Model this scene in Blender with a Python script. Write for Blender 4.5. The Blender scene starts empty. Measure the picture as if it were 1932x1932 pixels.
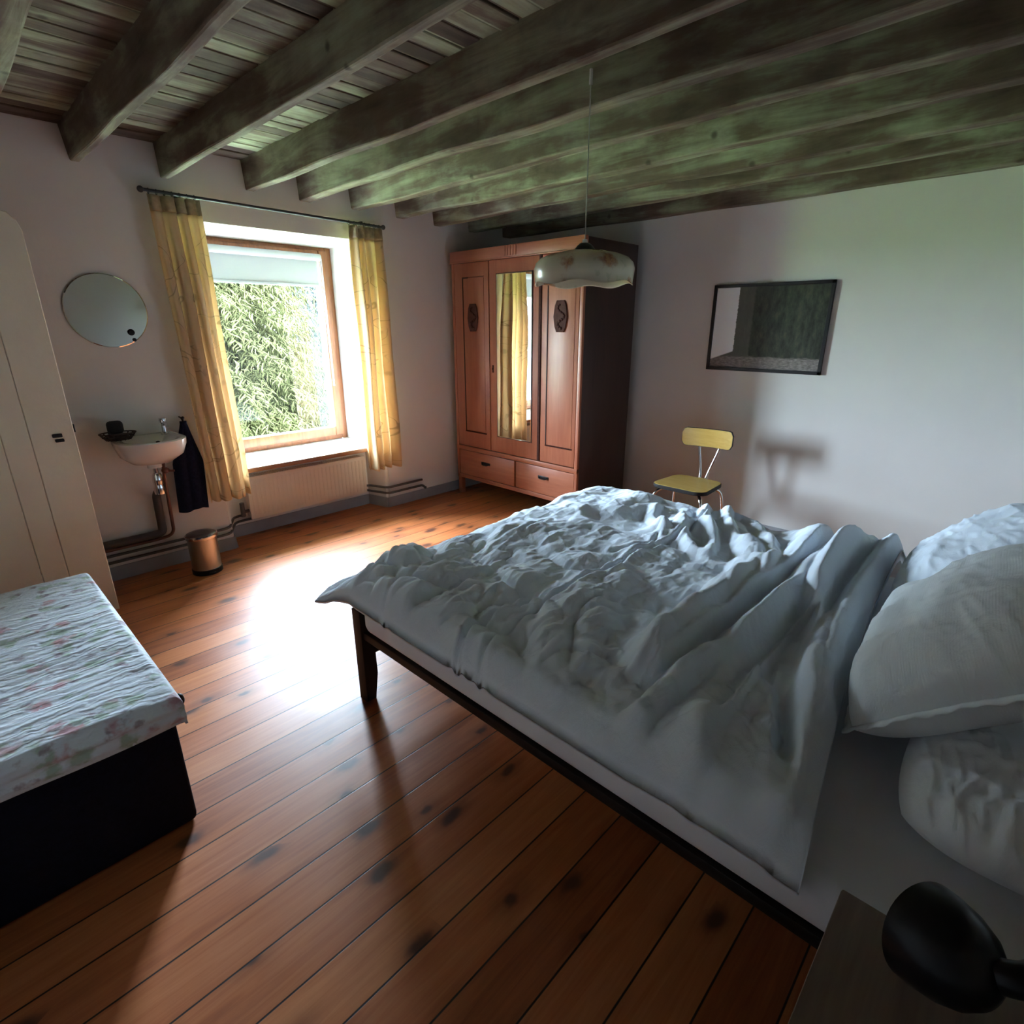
import bpy, bmesh, math, random
import numpy as np
from mathutils import Vector, Matrix, noise

SC = bpy.context.scene
COL = SC.collection
RND = random.Random(7)

# ------------------------------------------------------------------ camera
FPX = 1038.04
RC = ((0.692, -0.722, -0.001), (-0.232, -0.222, -0.947), (0.684, 0.655, -0.321))   # world axes seen from the camera
cam_d = bpy.data.cameras.new('camera')
cam = bpy.data.objects.new('camera', cam_d)
COL.objects.link(cam)
cam_d.sensor_width = 36.0
cam_d.lens = 36.0 * FPX / 1932.0
cam_d.clip_start = 0.02
_r = Vector(RC[0]).normalized()
_f = Vector(RC[2]); _f = (_f - _r * _f.dot(_r)).normalized()
_u = _r.cross(_f).normalized()
M = Matrix(((_r.x, _u.x, -_f.x, 0), (_r.y, _u.y, -_f.y, 0), (_r.z, _u.z, -_f.z, 1.5), (0, 0, 0, 1)))
cam.matrix_world = M
SC.camera = cam

# ------------------------------------------------------------------ sky, daylight, exposure
world = bpy.data.worlds.new('overcast_sky'); SC.world = world
world.use_nodes = True
wn = world.node_tree; wn.nodes.clear()
w_out = wn.nodes.new('ShaderNodeOutputWorld')
w_bg = wn.nodes.new('ShaderNodeBackground')
w_tc = wn.nodes.new('ShaderNodeTexCoord')
w_sep = wn.nodes.new('ShaderNodeSeparateXYZ')
w_ramp = wn.nodes.new('ShaderNodeValToRGB')
wn.links.new(w_tc.outputs['Generated'], w_sep.inputs[0])
wn.links.new(w_sep.outputs['Z'], w_ramp.inputs[0])
w_ramp.color_ramp.elements[0].position = 0.0
w_ramp.color_ramp.elements[0].color = (0.45, 0.56, 0.69, 1)
w_ramp.color_ramp.elements[1].position = 0.7
w_ramp.color_ramp.elements[1].color = (0.64, 0.80, 1.0, 1)
wn.links.new(w_ramp.outputs[0], w_bg.inputs[0])
w_bg.inputs[1].default_value = 80.0
wn.links.new(w_bg.outputs[0], w_out.inputs[0])

pl = bpy.data.lights.new('window_daylight', 'AREA')
pl.shape = 'RECTANGLE'; pl.size = 1.16; pl.size_y = 1.52
pl.cycles.is_portal = True
plo = bpy.data.objects.new('window_daylight', pl); COL.objects.link(plo)
plo.location = (1.9, 4.62, 1.33)
plo.rotation_euler = (math.radians(-90), 0, 0)

SC.view_settings.view_transform = 'Standard'
SC.view_settings.look = 'None'
SC.view_settings.gamma = 1.0
SC.view_settings.use_curve_mapping = False
SC.view_settings.exposure = 1.62
SC.cycles.max_bounces = 12
SC.cycles.diffuse_bounces = 8
SC.cycles.glossy_bounces = 6
SC.cycles.transmission_bounces = 8
SC.cycles.sample_clamp_indirect = 6.0
SC.cycles.caustics_reflective = False
SC.cycles.caustics_refractive = False
SC.cycles.use_denoising = True

# ------------------------------------------------------------------ helpers
def srgb(r, g, b):
    f = lambda c: c / 12.92 if c <= 0.04045 else ((c + 0.055) / 1.055) ** 2.4
    return (f(r), f(g), f(b), 1.0)

class NT:
    """small node-graph writer"""
    def __init__(s, name):
        s.m = bpy.data.materials.new(name); s.m.use_nodes = True
        s.t = s.m.node_tree; s.t.nodes.clear()
        s.out = s.n('ShaderNodeOutputMaterial')
    def n(s, typ, **kw):
        nd = s.t.nodes.new(typ)
        for k, v in kw.items(): setattr(nd, k, v)
        return nd
    def l(s, a, b): s.t.links.new(a, b)
    def put(s, sock, v):
        if hasattr(v, 'is_output') or isinstance(v, bpy.types.NodeSocket): s.l(v, sock)
        else: sock.default_value = v
    def coord(s, scale=(1, 1, 1), loc=(0, 0, 0), rot=(0, 0, 0), kind='Object'):
        tc = s.n('ShaderNodeTexCoord'); mp = s.n('ShaderNodeMapping')
        mp.inputs['Scale'].default_value = scale; mp.inputs['Location'].default_value = loc; mp.inputs['Rotation'].default_value = rot
        s.l(tc.outputs[kind], mp.inputs[0]); return mp.outputs[0]
    def noise(s, vec, scale=5, detail=4, rough=0.55, dist=0.0, out='Fac'):
        nd = s.n('ShaderNodeTexNoise'); s.l(vec, nd.inputs['Vector'])
        nd.inputs['Scale'].default_value = scale; nd.inputs['Detail'].default_value = detail
        nd.inputs['Roughness'].default_value = rough; nd.inputs['Distortion'].default_value = dist
        return nd.outputs[out]
    def voro(s, vec, scale=5, feature='F1', out='Distance', rnd=1.0, dim='3D'):
        nd = s.n('ShaderNodeTexVoronoi', feature=feature, voronoi_dimensions=dim); s.l(vec, nd.inputs['Vector'])
        nd.inputs['Scale'].default_value = scale; nd.inputs['Randomness'].default_value = rnd
        return nd.outputs[out]
    def math(s, op, a, b=0.0, c=0.0, clamp=False):
        nd = s.n('ShaderNodeMath', operation=op); nd.use_clamp = clamp
        s.put(nd.inputs[0], a); s.put(nd.inputs[1], b)
        if op in ('MULTIPLY_ADD', 'COMPARE', 'SMOOTH_MIN'): s.put(nd.inputs[2], c)
        return nd.outputs[0]
    def ramp(s, fac, stops, interp='LINEAR'):
        nd = s.n('ShaderNodeValToRGB'); cr = nd.color_ramp; cr.interpolation = interp
        while len(cr.elements) < len(stops): cr.elements.new(0.5)
        for e, (p, c) in zip(cr.elements, stops):
            e.position = p; e.color = c if len(c) == 4 else (*c, 1)
        s.put(nd.inputs[0], fac); return nd.outputs[0]
    def step(s, fac, lo, hi):
        nd = s.n('ShaderNodeMapRange'); nd.interpolation_type = 'SMOOTHSTEP'
        s.put(nd.inputs[0], fac); s.put(nd.inputs[1], lo); s.put(nd.inputs[2], hi)
        return nd.outputs[0]
    def mix(s, fac, a, b, mode='MIX'):
        nd = s.n('ShaderNodeMix', data_type='RGBA', blend_type=mode)
        s.put(nd.inputs[0], fac); s.put(nd.inputs[6], a); s.put(nd.inputs[7], b); return nd.outputs[2]
    def sep(s, vec):
        nd = s.n('ShaderNodeSeparateXYZ'); s.l(vec, nd.inputs[0]); return nd.outputs
    def comb(s, x, y, z):
        nd = s.n('ShaderNodeCombineXYZ')
        for i, v in enumerate((x, y, z)): s.put(nd.inputs[i], v)
        return nd.outputs[0]
    def bump(s, h, strength=0.3, dist=0.01, nrm=None):
        nd = s.n('ShaderNodeBump'); s.put(nd.inputs['Height'], h)
        nd.inputs['Strength'].default_value = strength; nd.inputs['Distance'].default_value = dist
        if nrm is not None: s.l(nrm, nd.inputs['Normal'])
        return nd.outputs[0]
    def bsdf(s, col, rough=0.6, metal=0.0, spec=0.5, coat=0.0, nrm=None, sheen=0.0):
        b = s.n('ShaderNodeBsdfPrincipled')
        s.put(b.inputs['Base Color'], col); s.put(b.inputs['Roughness'], rough)
        s.put(b.inputs['Metallic'], metal); b.inputs['Specular IOR Level'].default_value = spec
        b.inputs['Coat Weight'].default_value = coat; b.inputs['Coat Roughness'].default_value = 0.12
        b.inputs['Sheen Weight'].default_value = sheen
        if nrm is not None: s.l(nrm, b.inputs['Normal'])
        s.l(b.outputs[0], s.out.inputs[0]); return b

def plain(name, col, rough=0.6, metal=0.0, var=0.08, vscale=6, bump=0.0, bscale=60, spec=0.5, coat=0.0, stretch=(1, 1, 1), sheen=0.0):
    g = NT(name); v = g.coord(stretch)
    d = tuple(c * (1 - var) for c in col[:3]); u = tuple(min(1, c * (1 + var)) for c in col[:3])
    c = g.ramp(g.noise(v, vscale), [(0.3, d), (0.7, u)])
    nrm = g.bump(g.noise(v, bscale, 3), bump, 0.004) if bump else None
    g.bsdf(c, rough, metal, spec, coat, nrm, sheen); return g.m

def wood(name, dark, light, axis='Z', rough=0.45, scale=1.0, coat=0.0, bump=0.15):
    st = {'X': (1.2, 14, 14), 'Y': (14, 1.2, 14), 'Z': (14, 14, 1.2)}[axis]
    g = NT(name); v = g.coord(tuple(k * scale for k in st))
    n1 = g.noise(v, 2.0, 6, 0.6, 0.6); n2 = g.noise(v, 9.0, 3, 0.5)
    f = g.math('ADD', g.math('MULTIPLY', n1, 0.7), g.math('MULTIPLY', n2, 0.3))
    c = g.ramp(f, [(0.32, dark), (0.68, light)])
    g.bsdf(c, rough, coat=coat, nrm=g.bump(f, bump, 0.003)); return g.m

def tag(o, label=None, cat=None, group=None, kind=None):
    if label: o['label'] = label
    if cat: o['category'] = cat
    if group: o['group'] = group
    if kind: o['kind'] = kind
    return o

def thing(name, label, cat, loc, group=None):
    o = bpy.data.objects.new(name, None); COL.objects.link(o)
    o.location = loc; o.empty_display_size = 0.1
    return tag(o, label, cat, group)

def wloc(o):
    v = Vector((0, 0, 0))
    while o is not None: v = v + Vector(o.location); o = o.parent
    return v

def mesh_obj(name, me, m, parent=None, loc=None, smooth=True):
    """mesh given in world coordinates; its origin moves to loc (or to its parent)"""
    org = wloc(parent) if parent is not None else Vector(loc or (0, 0, 0))
    me.transform(Matrix.Translation(-org))
    o = bpy.data.objects.new(name, me); COL.objects.link(o)
    if parent is not None: o.parent = parent
    else: o.location = org
    for mm in (m if isinstance(m, (list, tuple)) else [m]): me.materials.append(mm)
    if smooth:
        me.polygons.foreach_set('use_smooth', [True] * len(me.polygons))
    me.update()
    return o

def obj(name, bm, m, parent=None, loc=None, smooth=None, angle=40):
    bmesh.ops.recalc_face_normals(bm, faces=bm.faces)
    me = bpy.data.meshes.new(name); bm.to_mesh(me); bm.free()
    o = mesh_obj(name, me, m, parent, loc, smooth=True)
    if smooth is not True:
        me.set_sharp_from_angle(angle=math.radians(angle))
    return o

def struct(name, bm, m, label=None, cat=None, angle=40):
    o = obj(name, bm, m, angle=angle); o['kind'] = 'structure'
    if label: o['label'] = label
    if cat: o['category'] = cat
    return o

def BM(): return bmesh.new()

def add_box(bm, lo, hi, bev=0.0, seg=2, mi=0):
    x0, y0, z0 = lo; x1, y1, z1 = hi
    v = [bm.verts.new(p) for p in ((x0, y0, z0), (x1, y0, z0), (x1, y1, z0), (x0, y1, z0), (x0, y0, z1), (x1, y0, z1), (x1, y1, z1), (x0, y1, z1))]
    fs = [bm.faces.new([v[i] for i in f]) for f in ((0, 3, 2, 1), (4, 5, 6, 7), (0, 1, 5, 4), (1, 2, 6, 5), (2, 3, 7, 6), (3, 0, 4, 7))]
    for f in fs: f.material_index = mi
    if bev > 0:
        es = list({e for f in fs for e in f.edges})
        bmesh.ops.bevel(bm, geom=es, offset=bev, segments=seg, profile=0.5, affect='EDGES')
    return fs

def add_prism(bm, pts, axis, a, b, bev=0.0, seg=2):
    """polygon pts (2D) extruded along axis from a to b"""
    def P(p, t):
        return {'X': (t, p[0], p[1]), 'Y': (p[0], t, p[1]), 'Z': (p[0], p[1], t)}[axis]
    A = [bm.verts.new(P(p, a)) for p in pts]; B = [bm.verts.new(P(p, b)) for p in pts]
    fs = [bm.faces.new(A), bm.faces.new(B[::-1])]
    n = len(pts)
    for i in range(n): fs.append(bm.faces.new((A[i], B[i], B[(i + 1) % n], A[(i + 1) % n])))
    if bev > 0:
        es = list({e for f in fs[:2] for e in f.edges})
        bmesh.ops.bevel(bm, geom=es, offset=bev, segments=seg, profile=0.5, affect='EDGES')

def smooth_path(pts, n=8):
    pts = [Vector(p) for p in pts]
    if len(pts) < 3: return pts
    out = []
    for i in range(len(pts) - 1):
        p0 = pts[max(i - 1, 0)]; p1 = pts[i]; p2 = pts[i + 1]; p3 = pts[min(i + 2, len(pts) - 1)]
        for k in range(n):
            t = k / n
            out.append(0.5 * ((2 * p1) + (p2 - p0) * t + (2 * p0 - 5 * p1 + 4 * p2 - p3) * t * t + (3 * p1 - p0 - 3 * p2 + p3) * t ** 3))
    out.append(pts[-1]); return out

def round_path(pts, r, n=6):
    """polyline with rounded corners"""
    pts = [Vector(p) for p in pts]; out = [pts[0]]
    for i in range(1, len(pts) - 1):
        a, b, c = pts[i - 1], pts[i], pts[i + 1]
        d1 = (a - b); d2 = (c - b); k = min(r, d1.length * .49, d2.length * .49)
        s = b + d1.normalized() * k; e = b + d2.normalized() * k
        for j in range(n + 1):
            t = j / n; out.append((1 - t) ** 2 * s + 2 * t * (1 - t) * b + t * t * e)
    out.append(pts[-1]); return out

def add_tube(bm, pts, r, seg=12, cap=True):
    pts = [Vector(p) for p in pts]; rings = []
    rr = r if isinstance(r, (list, tuple)) else [r] * len(pts)
    prev = None
    for i, p in enumerate(pts):
        t = (pts[min(i + 1, len(pts) - 1)] - pts[max(i - 1, 0)]).normalized()
        if prev is None:
            a = Vector((0, 0, 1)) if abs(t.z) < 0.9 else Vector((1, 0, 0))
            u = t.cross(a).normalized()
        else:
            u = (prev - t * prev.dot(t)).normalized()
        prev = u; w = t.cross(u)
        rings.append([bm.verts.new(p + (u * math.cos(2 * math.pi * k / seg) + w * math.sin(2 * math.pi * k / seg)) * rr[i]) for k in range(seg)])
    for A, B in zip(rings, rings[1:]):
        for k in range(seg): bm.faces.new((A[k], A[(k + 1) % seg], B[(k + 1) % seg], B[k]))
    if cap:
        bm.faces.new(rings[0][::-1]); bm.faces.new(rings[-1])

def add_lathe(bm, prof, c, axis=(0, 0, 1), seg=32, wob=None):
    """profile of (radius, height) turned about axis through c"""
    ax = Vector(axis).normalized(); a = Vector((1, 0, 0)) if abs(ax.x) < 0.9 else Vector((0, 1, 0))
    u = ax.cross(a).normalized(); w = ax.cross(u); c = Vector(c); rings = []
    for i, (r, h) in enumerate(prof):
        if r < 1e-6: rings.append([bm.verts.new(c + ax * h)]); continue
        ring = []
        for k in range(seg):
            t = 2 * math.pi * k / seg; hh = h + (wob(t, i) if wob else 0)
            ring.append(bm.verts.new(c + ax * hh + (u * math.cos(t) + w * math.sin(t)) * r))
        rings.append(ring)
    for A, B in zip(rings, rings[1:]):
        for k in range(seg):
            k2 = (k + 1) % seg
            if len(A) == 1 and len(B) == 1: continue
            if len(A) == 1: bm.faces.new((A[0], B[k2], B[k]))
            elif len(B) == 1: bm.faces.new((A[k], A[k2], B[0]))
            else: bm.faces.new((A[k], A[k2], B[k2], B[k]))

def add_ball(bm, c, r, sx=1, sy=1, sz=1, seg=16):
    m = Matrix.Translation(c) @ Matrix.Diagonal((r * sx, r * sy, r * sz, 1))
    bmesh.ops.create_uvsphere(bm, u_segments=seg, v_segments=max(8, seg // 2), radius=1, matrix=m)

def grid_mesh(name, V, close=False):
    """V: array (n,m,3) -> quad mesh"""
    n, m = V.shape[:2]
    idx = np.arange(n * m).reshape(n, m)
    q = np.stack([idx[:-1, :-1], idx[1:, :-1], idx[1:, 1:], idx[:-1, 1:]], -1).reshape(-1, 4)
    me = bpy.data.meshes.new(name)
    me.from_pydata(V.reshape(-1, 3).tolist(), [], q.tolist()); return me

def vnoise(P, seed=0, per=None):
    """smooth value noise on an array of 2D points"""
    P = np.asarray(P, float); i = np.floor(P).astype(int); f = P - i
    f = f * f * f * (f * (f * 6 - 15) + 10)
    def h(a, b):
        x = (a * 374761393 + b * 668265263 + seed * 974711) & 0x7fffffff
        x = ((x ^ (x >> 13)) * 1274126177) & 0x7fffffff
        return ((x ^ (x >> 16)) & 0xffff) / 65535.0
    a = h(i[..., 0], i[..., 1]); b = h(i[..., 0] + 1, i[..., 1]); c = h(i[..., 0], i[..., 1] + 1); d = h(i[..., 0] + 1, i[..., 1] + 1)
    return (a * (1 - f[..., 0]) + b * f[..., 0]) * (1 - f[..., 1]) + (c * (1 - f[..., 0]) + d * f[..., 0]) * f[..., 1]

RW = np.array(RC).T
def px(x, y, z):
    """point of the photograph (pixels) on the horizontal plane at height z"""
    d = RW @ np.array([(x - 966) / FPX, (y - 966) / FPX, 1.0])
    return (d * (z - 1.5) / d[2] + np.array([0, 0, 1.5]))[:2]

# ------------------------------------------------------------------ materials
def m_floor():
    g = NT('varnished_pine_boards'); v = g.coord(); x, y, z = g.sep(v)
    W = 0.142
    row = g.math('FLOOR', g.math('DIVIDE', g.math('ADD', y, 0.015), W))
    fr = g.math('FRACT', g.math('DIVIDE', g.math('ADD', y, 0.015), W))
    wn_ = g.n('ShaderNodeTexWhiteNoise', noise_dimensions='1D'); g.l(row, wn_.inputs['W'])
    rv = wn_.outputs['Value']
    xs = g.math('ADD', x, g.math('MULTIPLY', rv, 37.0))
    gv = g.comb(g.math('MULTIPLY', xs, 1.1), g.math('MULTIPLY', y, 16.0), rv)
    grain = g.noise(gv, 2.2, 6, 0.6, 0.9)
    fine = g.noise(g.comb(g.math('MULTIPLY', xs, 4.0), g.math('MULTIPLY', y, 120.0), rv), 1.5, 3, 0.6)
    tone = g.math('ADD', g.math('MULTIPLY', grain, 0.55), g.math('ADD', g.math('MULTIPLY', rv, 0.30), g.math('MULTIPLY', fine, 0.15)))
    base = g.ramp(tone, [(0.22, (0.22, 0.054, 0.016)), (0.5, (0.43, 0.128, 0.040)), (0.8, (0.60, 0.235, 0.088))])
    kw = g.noise(v, 9.0, 3, 0.6)
    kv = g.comb(g.math('ADD', g.math('MULTIPLY', xs, 3.3), g.math('MULTIPLY', kw, .22)), g.math('ADD', g.math('MULTIPLY', y, 6.2), g.math('MULTIPLY', kw, .25)), row)
    kd = g.voro(kv, 1.0, 'F1', dim='2D')
    ksel = g.voro(kv, 1.0, 'F1', 'Color', dim='2D'); kr = g.sep(ksel)[0]
    knot = g.math('MULTIPLY', g.math('SUBTRACT', 1.0, g.step(kd, g.math('MULTIPLY', kr, 0.07), g.math('MULTIPLY', kr, 0.25))), g.step(kr, 0.42, 0.45))
    base = g.mix(g.math('MULTIPLY', knot, 0.93), base, (0.035, 0.014, 0.010, 1))
    halo = g.math('MULTIPLY', g.math('SUBTRACT', 1.0, g.step(kd, 0.10, 0.36)), g.step(kr, 0.42, 0.45))
    base = g.mix(g.math('MULTIPLY', halo, 0.35), base, (0.13, 0.035, 0.012, 1))
    seam = g.math('SUBTRACT', 1.0, g.step(g.math('MINIMUM', fr, g.math('SUBTRACT', 1.0, fr)), 0.010, 0.024))
    base = g.mix(seam, base, (0.012, 0.006, 0.004, 1))
    scuff = g.noise(v, 3.0, 5, 0.65)
    rough = g.ramp(g.math('ADD', g.math('MULTIPLY', scuff, 0.7), g.math('MULTIPLY', fine, 0.3)), [(0.3, (0.32,) * 3), (0.75, (0.50,) * 3)])
    h = g.math('SUBTRACT', g.math('MULTIPLY', grain, 0.10), g.math('MULTIPLY', seam, 0.25))
    h = g.math('ADD', h, g.math('MULTIPLY', g.noise(g.comb(g.math('MULTIPLY', x, 1.4), g.math('MULTIPLY', y, 5.0), 0.0), 2.0, 2), 0.5))
    g.bsdf(base, rough, spec=0.5, nrm=g.bump(h, 0.35, 0.004)); return g.m
FLOOR = m_floor()

def m_limed(name, axis, board=None):
    """old beam and ceiling timber: dark brown with worn grey-green limewash"""
    g = NT(name); v = g.coord()
    st = {'X': (1.3, 8, 8), 'Y': (14, 1.3, 9)}[axis]
    vs = g.coord(st)
    n1 = g.noise(vs, 1.3, 7, 0.62, 0.5); n2 = g.noise(v, 2.3, 5, 0.6)
    f = g.math('ADD', g.math('MULTIPLY', n1, 0.6), g.math('MULTIPLY', n2, 0.45))
    if board:
        x, y, z = g.sep(v); c = {'X': x, 'Y': y}[board]
        wn_ = g.n('ShaderNodeTexWhiteNoise', noise_dimensions='1D')
        g.l(g.math('FLOOR', g.math('DIVIDE', c, 0.097)), wn_.inputs['W'])
        f = g.math('ADD', f, g.math('MULTIPLY', g.math('SUBTRACT', wn_.outputs['Value'], 0.5), 0.32))
    c = g.ramp(f, [(0.36, (0.050, 0.028, 0.019)), (0.50, (0.13, 0.092, 0.065)), (0.63, (0.28, 0.285, 0.20)), (0.78, (0.42, 0.45, 0.32))])
    vk = g.voro(g.coord((5, 5, 5) if axis else (1, 1, 1)), 1.0)
    knot = g.math('SUBTRACT', 1.0, g.step(vk, 0.03, 0.12))
    c = g.mix(g.math('MULTIPLY', knot, 0.7), c, (0.03, 0.018, 0.012, 1))
    g.bsdf(c, 0.75, spec=0.3, nrm=g.bump(f, 0.5, 0.008)); return g.m
BEAM = m_limed('limewashed_beam', 'Y')
CEIL = m_limed('limewashed_ceiling_boards', 'X', 'Y')
REDB = plain('red_brown_board', (0.22, 0.085, 0.05), 0.7, var=0.3, vscale=12)

def m_wall(name, col, sc=1.0):
    g = NT(name); v = g.coord()
    n = g.noise(v, 1.2, 5, 0.6); f = g.noise(v, 55, 4, 0.6)
    c = g.ramp(n, [(0.3, tuple(k * 0.95 for k in col)), (0.7, tuple(min(1, k * 1.03) for k in col))])
    h = g.math('ADD', g.math('MULTIPLY', g.noise(v, 5, 3), 0.6), g.math('MULTIPLY', f, 0.25))
    g.bsdf(c, 0.9, spec=0.2, nrm=g.bump(h, 0.25, 0.01)); return g.m
WALL = m_wall('white_plaster', (0.76, 0.74, 0.715))
REVEAL = m_wall('white_reveal', (0.66, 0.66, 0.67))
SKIRT = plain('grey_skirting_paint', (0.30, 0.31, 0.33), 0.55, var=0.1, bump=0.1)
WINWOOD = wood('orange_brown_window_wood', (0.15, 0.045, 0.013), (0.29, 0.105, 0.034), 'Z', 0.5)
SILLW = plain('white_sill_paint', (0.66, 0.66, 0.65), 0.35, var=0.04)
SILLE = wood('brown_sill_edge', (0.16, 0.06, 0.025), (0.32, 0.14, 0.06), 'X', 0.45)
DOORM = plain('cream_door_paint', (0.84, 0.77, 0.63), 0.6, var=0.06, vscale=3, bump=0.25, bscale=30)
BLACKM = plain('black_iron', (0.018, 0.017, 0.018), 0.45, 0.6)
DARKROD = plain('dark_grey_rod', (0.06, 0.06, 0.062), 0.5, 0.5)
CHROME = plain('chrome', (0.75, 0.75, 0.76), 0.12, 1.0, var=0.02)
STEEL = plain('brushed_steel', (0.55, 0.52, 0.50), 0.28, 1.0, var=0.05)
PIPE = plain('grey_painted_pipe', (0.075, 0.07, 0.07), 0.5, 0.0, var=0.1)
COPPER = plain('dull_copper_pipe', (0.17, 0.072, 0.05), 0.45, 0.4, var=0.2)
CERAM = plain('white_ceramic', (0.74, 0.70, 0.68), 0.18, var=0.02, coat=0.4)
TOWEL = plain('navy_terry_towel', (0.010, 0.013, 0.030), 0.95, var=0.25, vscale=60, bump=0.6, bscale=250, spec=0.1)
RADM = plain('white_radiator_enamel', (0.64, 0.56, 0.48), 0.4, var=0.03)
BLIND = plain('white_blind_fabric', (0.40, 0.41, 0.43), 0.7, var=0.02)
NAVY = plain('dark_navy_cloth', (0.007, 0.007, 0.016), 0.9, var=0.3, vscale=80, spec=0.15)
BEDFR = plain('dark_bed_wood', (0.012, 0.009, 0.008), 0.5, var=0.3, vscale=9, spec=0.2)
LAMPB = plain('glossy_black_lamp', (0.004, 0.004, 0.006), 0.3, 0.0, var=0.05, spec=0.3)
NSTAND = wood('grey_brown_nightstand_wood', (0.10, 0.062, 0.045), (0.17, 0.115, 0.085), 'X', 0.5)
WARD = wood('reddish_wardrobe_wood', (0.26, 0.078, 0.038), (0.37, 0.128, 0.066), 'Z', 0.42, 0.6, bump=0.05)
WARDH = wood('reddish_wardrobe_rail_wood', (0.26, 0.078, 0.038), (0.37, 0.128, 0.066), 'Y', 0.42, 0.6, bump=0.05)
WARDD = plain('dark_carved_wood', (0.060, 0.022, 0.017), 0.8, var=0.25, vscale=40, spec=0.2)
WGROOVE = plain('dark_groove', (0.035, 0.012, 0.008), 0.7)
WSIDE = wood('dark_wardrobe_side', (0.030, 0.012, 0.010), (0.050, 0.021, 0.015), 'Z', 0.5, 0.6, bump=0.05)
MIRR = plain('mirror_silver', (0.86, 0.88, 0.87), 0.015, 1.0, var=0.01)
CHAIRY = wood('yellow_laminate', (0.50, 0.32, 0.075), (0.60, 0.40, 0.11), 'Y', 0.22, 1.5, coat=0.3, bump=0.0)
CHAIRE = plain('black_chair_edge', (0.010, 0.009, 0.009), 0.6, spec=.3)
PICB = plain('black_picture_frame', (0.012, 0.012, 0.013), 0.4)
KNOBW = plain('white_knob', (0.6, 0.6, 0.6), 0.3)

def m_linen(name, col, rough=0.9, ws=420, wb=0.25, rib=False):
    g = NT(name); v = g.coord(); x, y, z = g.sep(v)
    n = g.noise(v, 2.5, 4)
    c = g.ramp(n, [(0.3, tuple(k * 0.96 for k in col)), (0.7, tuple(min(1, k * 1.02) for k in col))])
    cr = g.math('SUBTRACT', 1.0, g.math('ABSOLUTE', g.math('SUBTRACT', g.math('MULTIPLY', g.noise(g.coord((1.0, 1.8, 1)), 11, 5, 0.6, 0.6), 2.0), 1.0)))
    h = g.math('ADD', g.math('MULTIPLY', cr, 1.4), g.math('MULTIPLY', g.noise(v, ws, 2), 0.12))
    if rib:
        s = g.math('SINE', g.math('MULTIPLY', g.math('ADD', y, g.math('MULTIPLY', z, -0.6)), 900.0))
        h = g.math('ADD', h, g.math('MULTIPLY', s, 0.08))
    g.bsdf(c, rough, spec=0.15, nrm=g.bump(h, wb, 0.008), sheen=0.1); return g.m
LINEN = m_linen('pale_blue_grey_linen', (0.69, 0.755, 0.83))
LINENR = m_linen('ribbed_pale_linen', (0.70, 0.735, 0.75), rib=True)
SHEET = m_linen('white_sheet', (0.74, 0.76, 0.80), wb=0.1)
COTTON = m_linen('white_cotton', (0.78, 0.81, 0.85), wb=0.2)

def m_quilt():
    g = NT('floral_quilt'); v = g.coord(); x, y, z = g.sep(v)
    base = (0.67, 0.71, 0.77, 1)
    def blot(seed, sc, lo, hi, sel):
        vv = g.coord((1, 1.0, 1), (seed, seed * 1.7, 0))
        dv = g.n('ShaderNodeVectorMath', operation='ADD'); g.l(vv, dv.inputs[0])
        nz = g.noise(vv, 22, 3, 0.6, out='Color'); sc_ = g.n('ShaderNodeVectorMath', operation='SCALE'); g.l(nz, sc_.inputs[0]); sc_.inputs[3].default_value = 0.09
        g.l(sc_.outputs[0], dv.inputs[1])
        d = g.voro(dv.outputs[0], sc); r = g.sep(g.voro(dv.outputs[0], sc, 'F1', 'Color'))[0]
        return g.math('MULTIPLY', g.math('SUBTRACT', 1.0, g.step(d, lo, hi)), g.step(r, sel, sel + 0.05))
    c = g.mix(g.math('MULTIPLY', blot(1.3, 14, 0.15, 0.45, 0.20), 0.6), base, (0.22, 0.33, 0.16, 1))
    c = g.mix(g.math('MULTIPLY', blot(5.1, 11, 0.14, 0.40, 0.35), 0.75), c, (0.50, 0.20, 0.22, 1))
    c = g.mix(g.math('MULTIPLY', blot(9.7, 17, 0.12, 0.40, 0.35), 0.7), c, (0.24, 0.14, 0.17, 1))
    st = g.math('SINE', g.math('ADD', g.math('MULTIPLY', y, 260.0), g.math('MULTIPLY', g.noise(v, 14, 3), 26.0)))
    puck = g.noise(g.coord((18, 60, 30)), 1.0, 4, 0.6)
    h = g.math('ADD', g.math('MULTIPLY', st, 0.18), g.math('MULTIPLY', puck, 1.0))
    g.bsdf(c, 0.9, spec=0.15, nrm=g.bump(h, 0.6, 0.006)); return g.m
QUILT = m_quilt()

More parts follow.
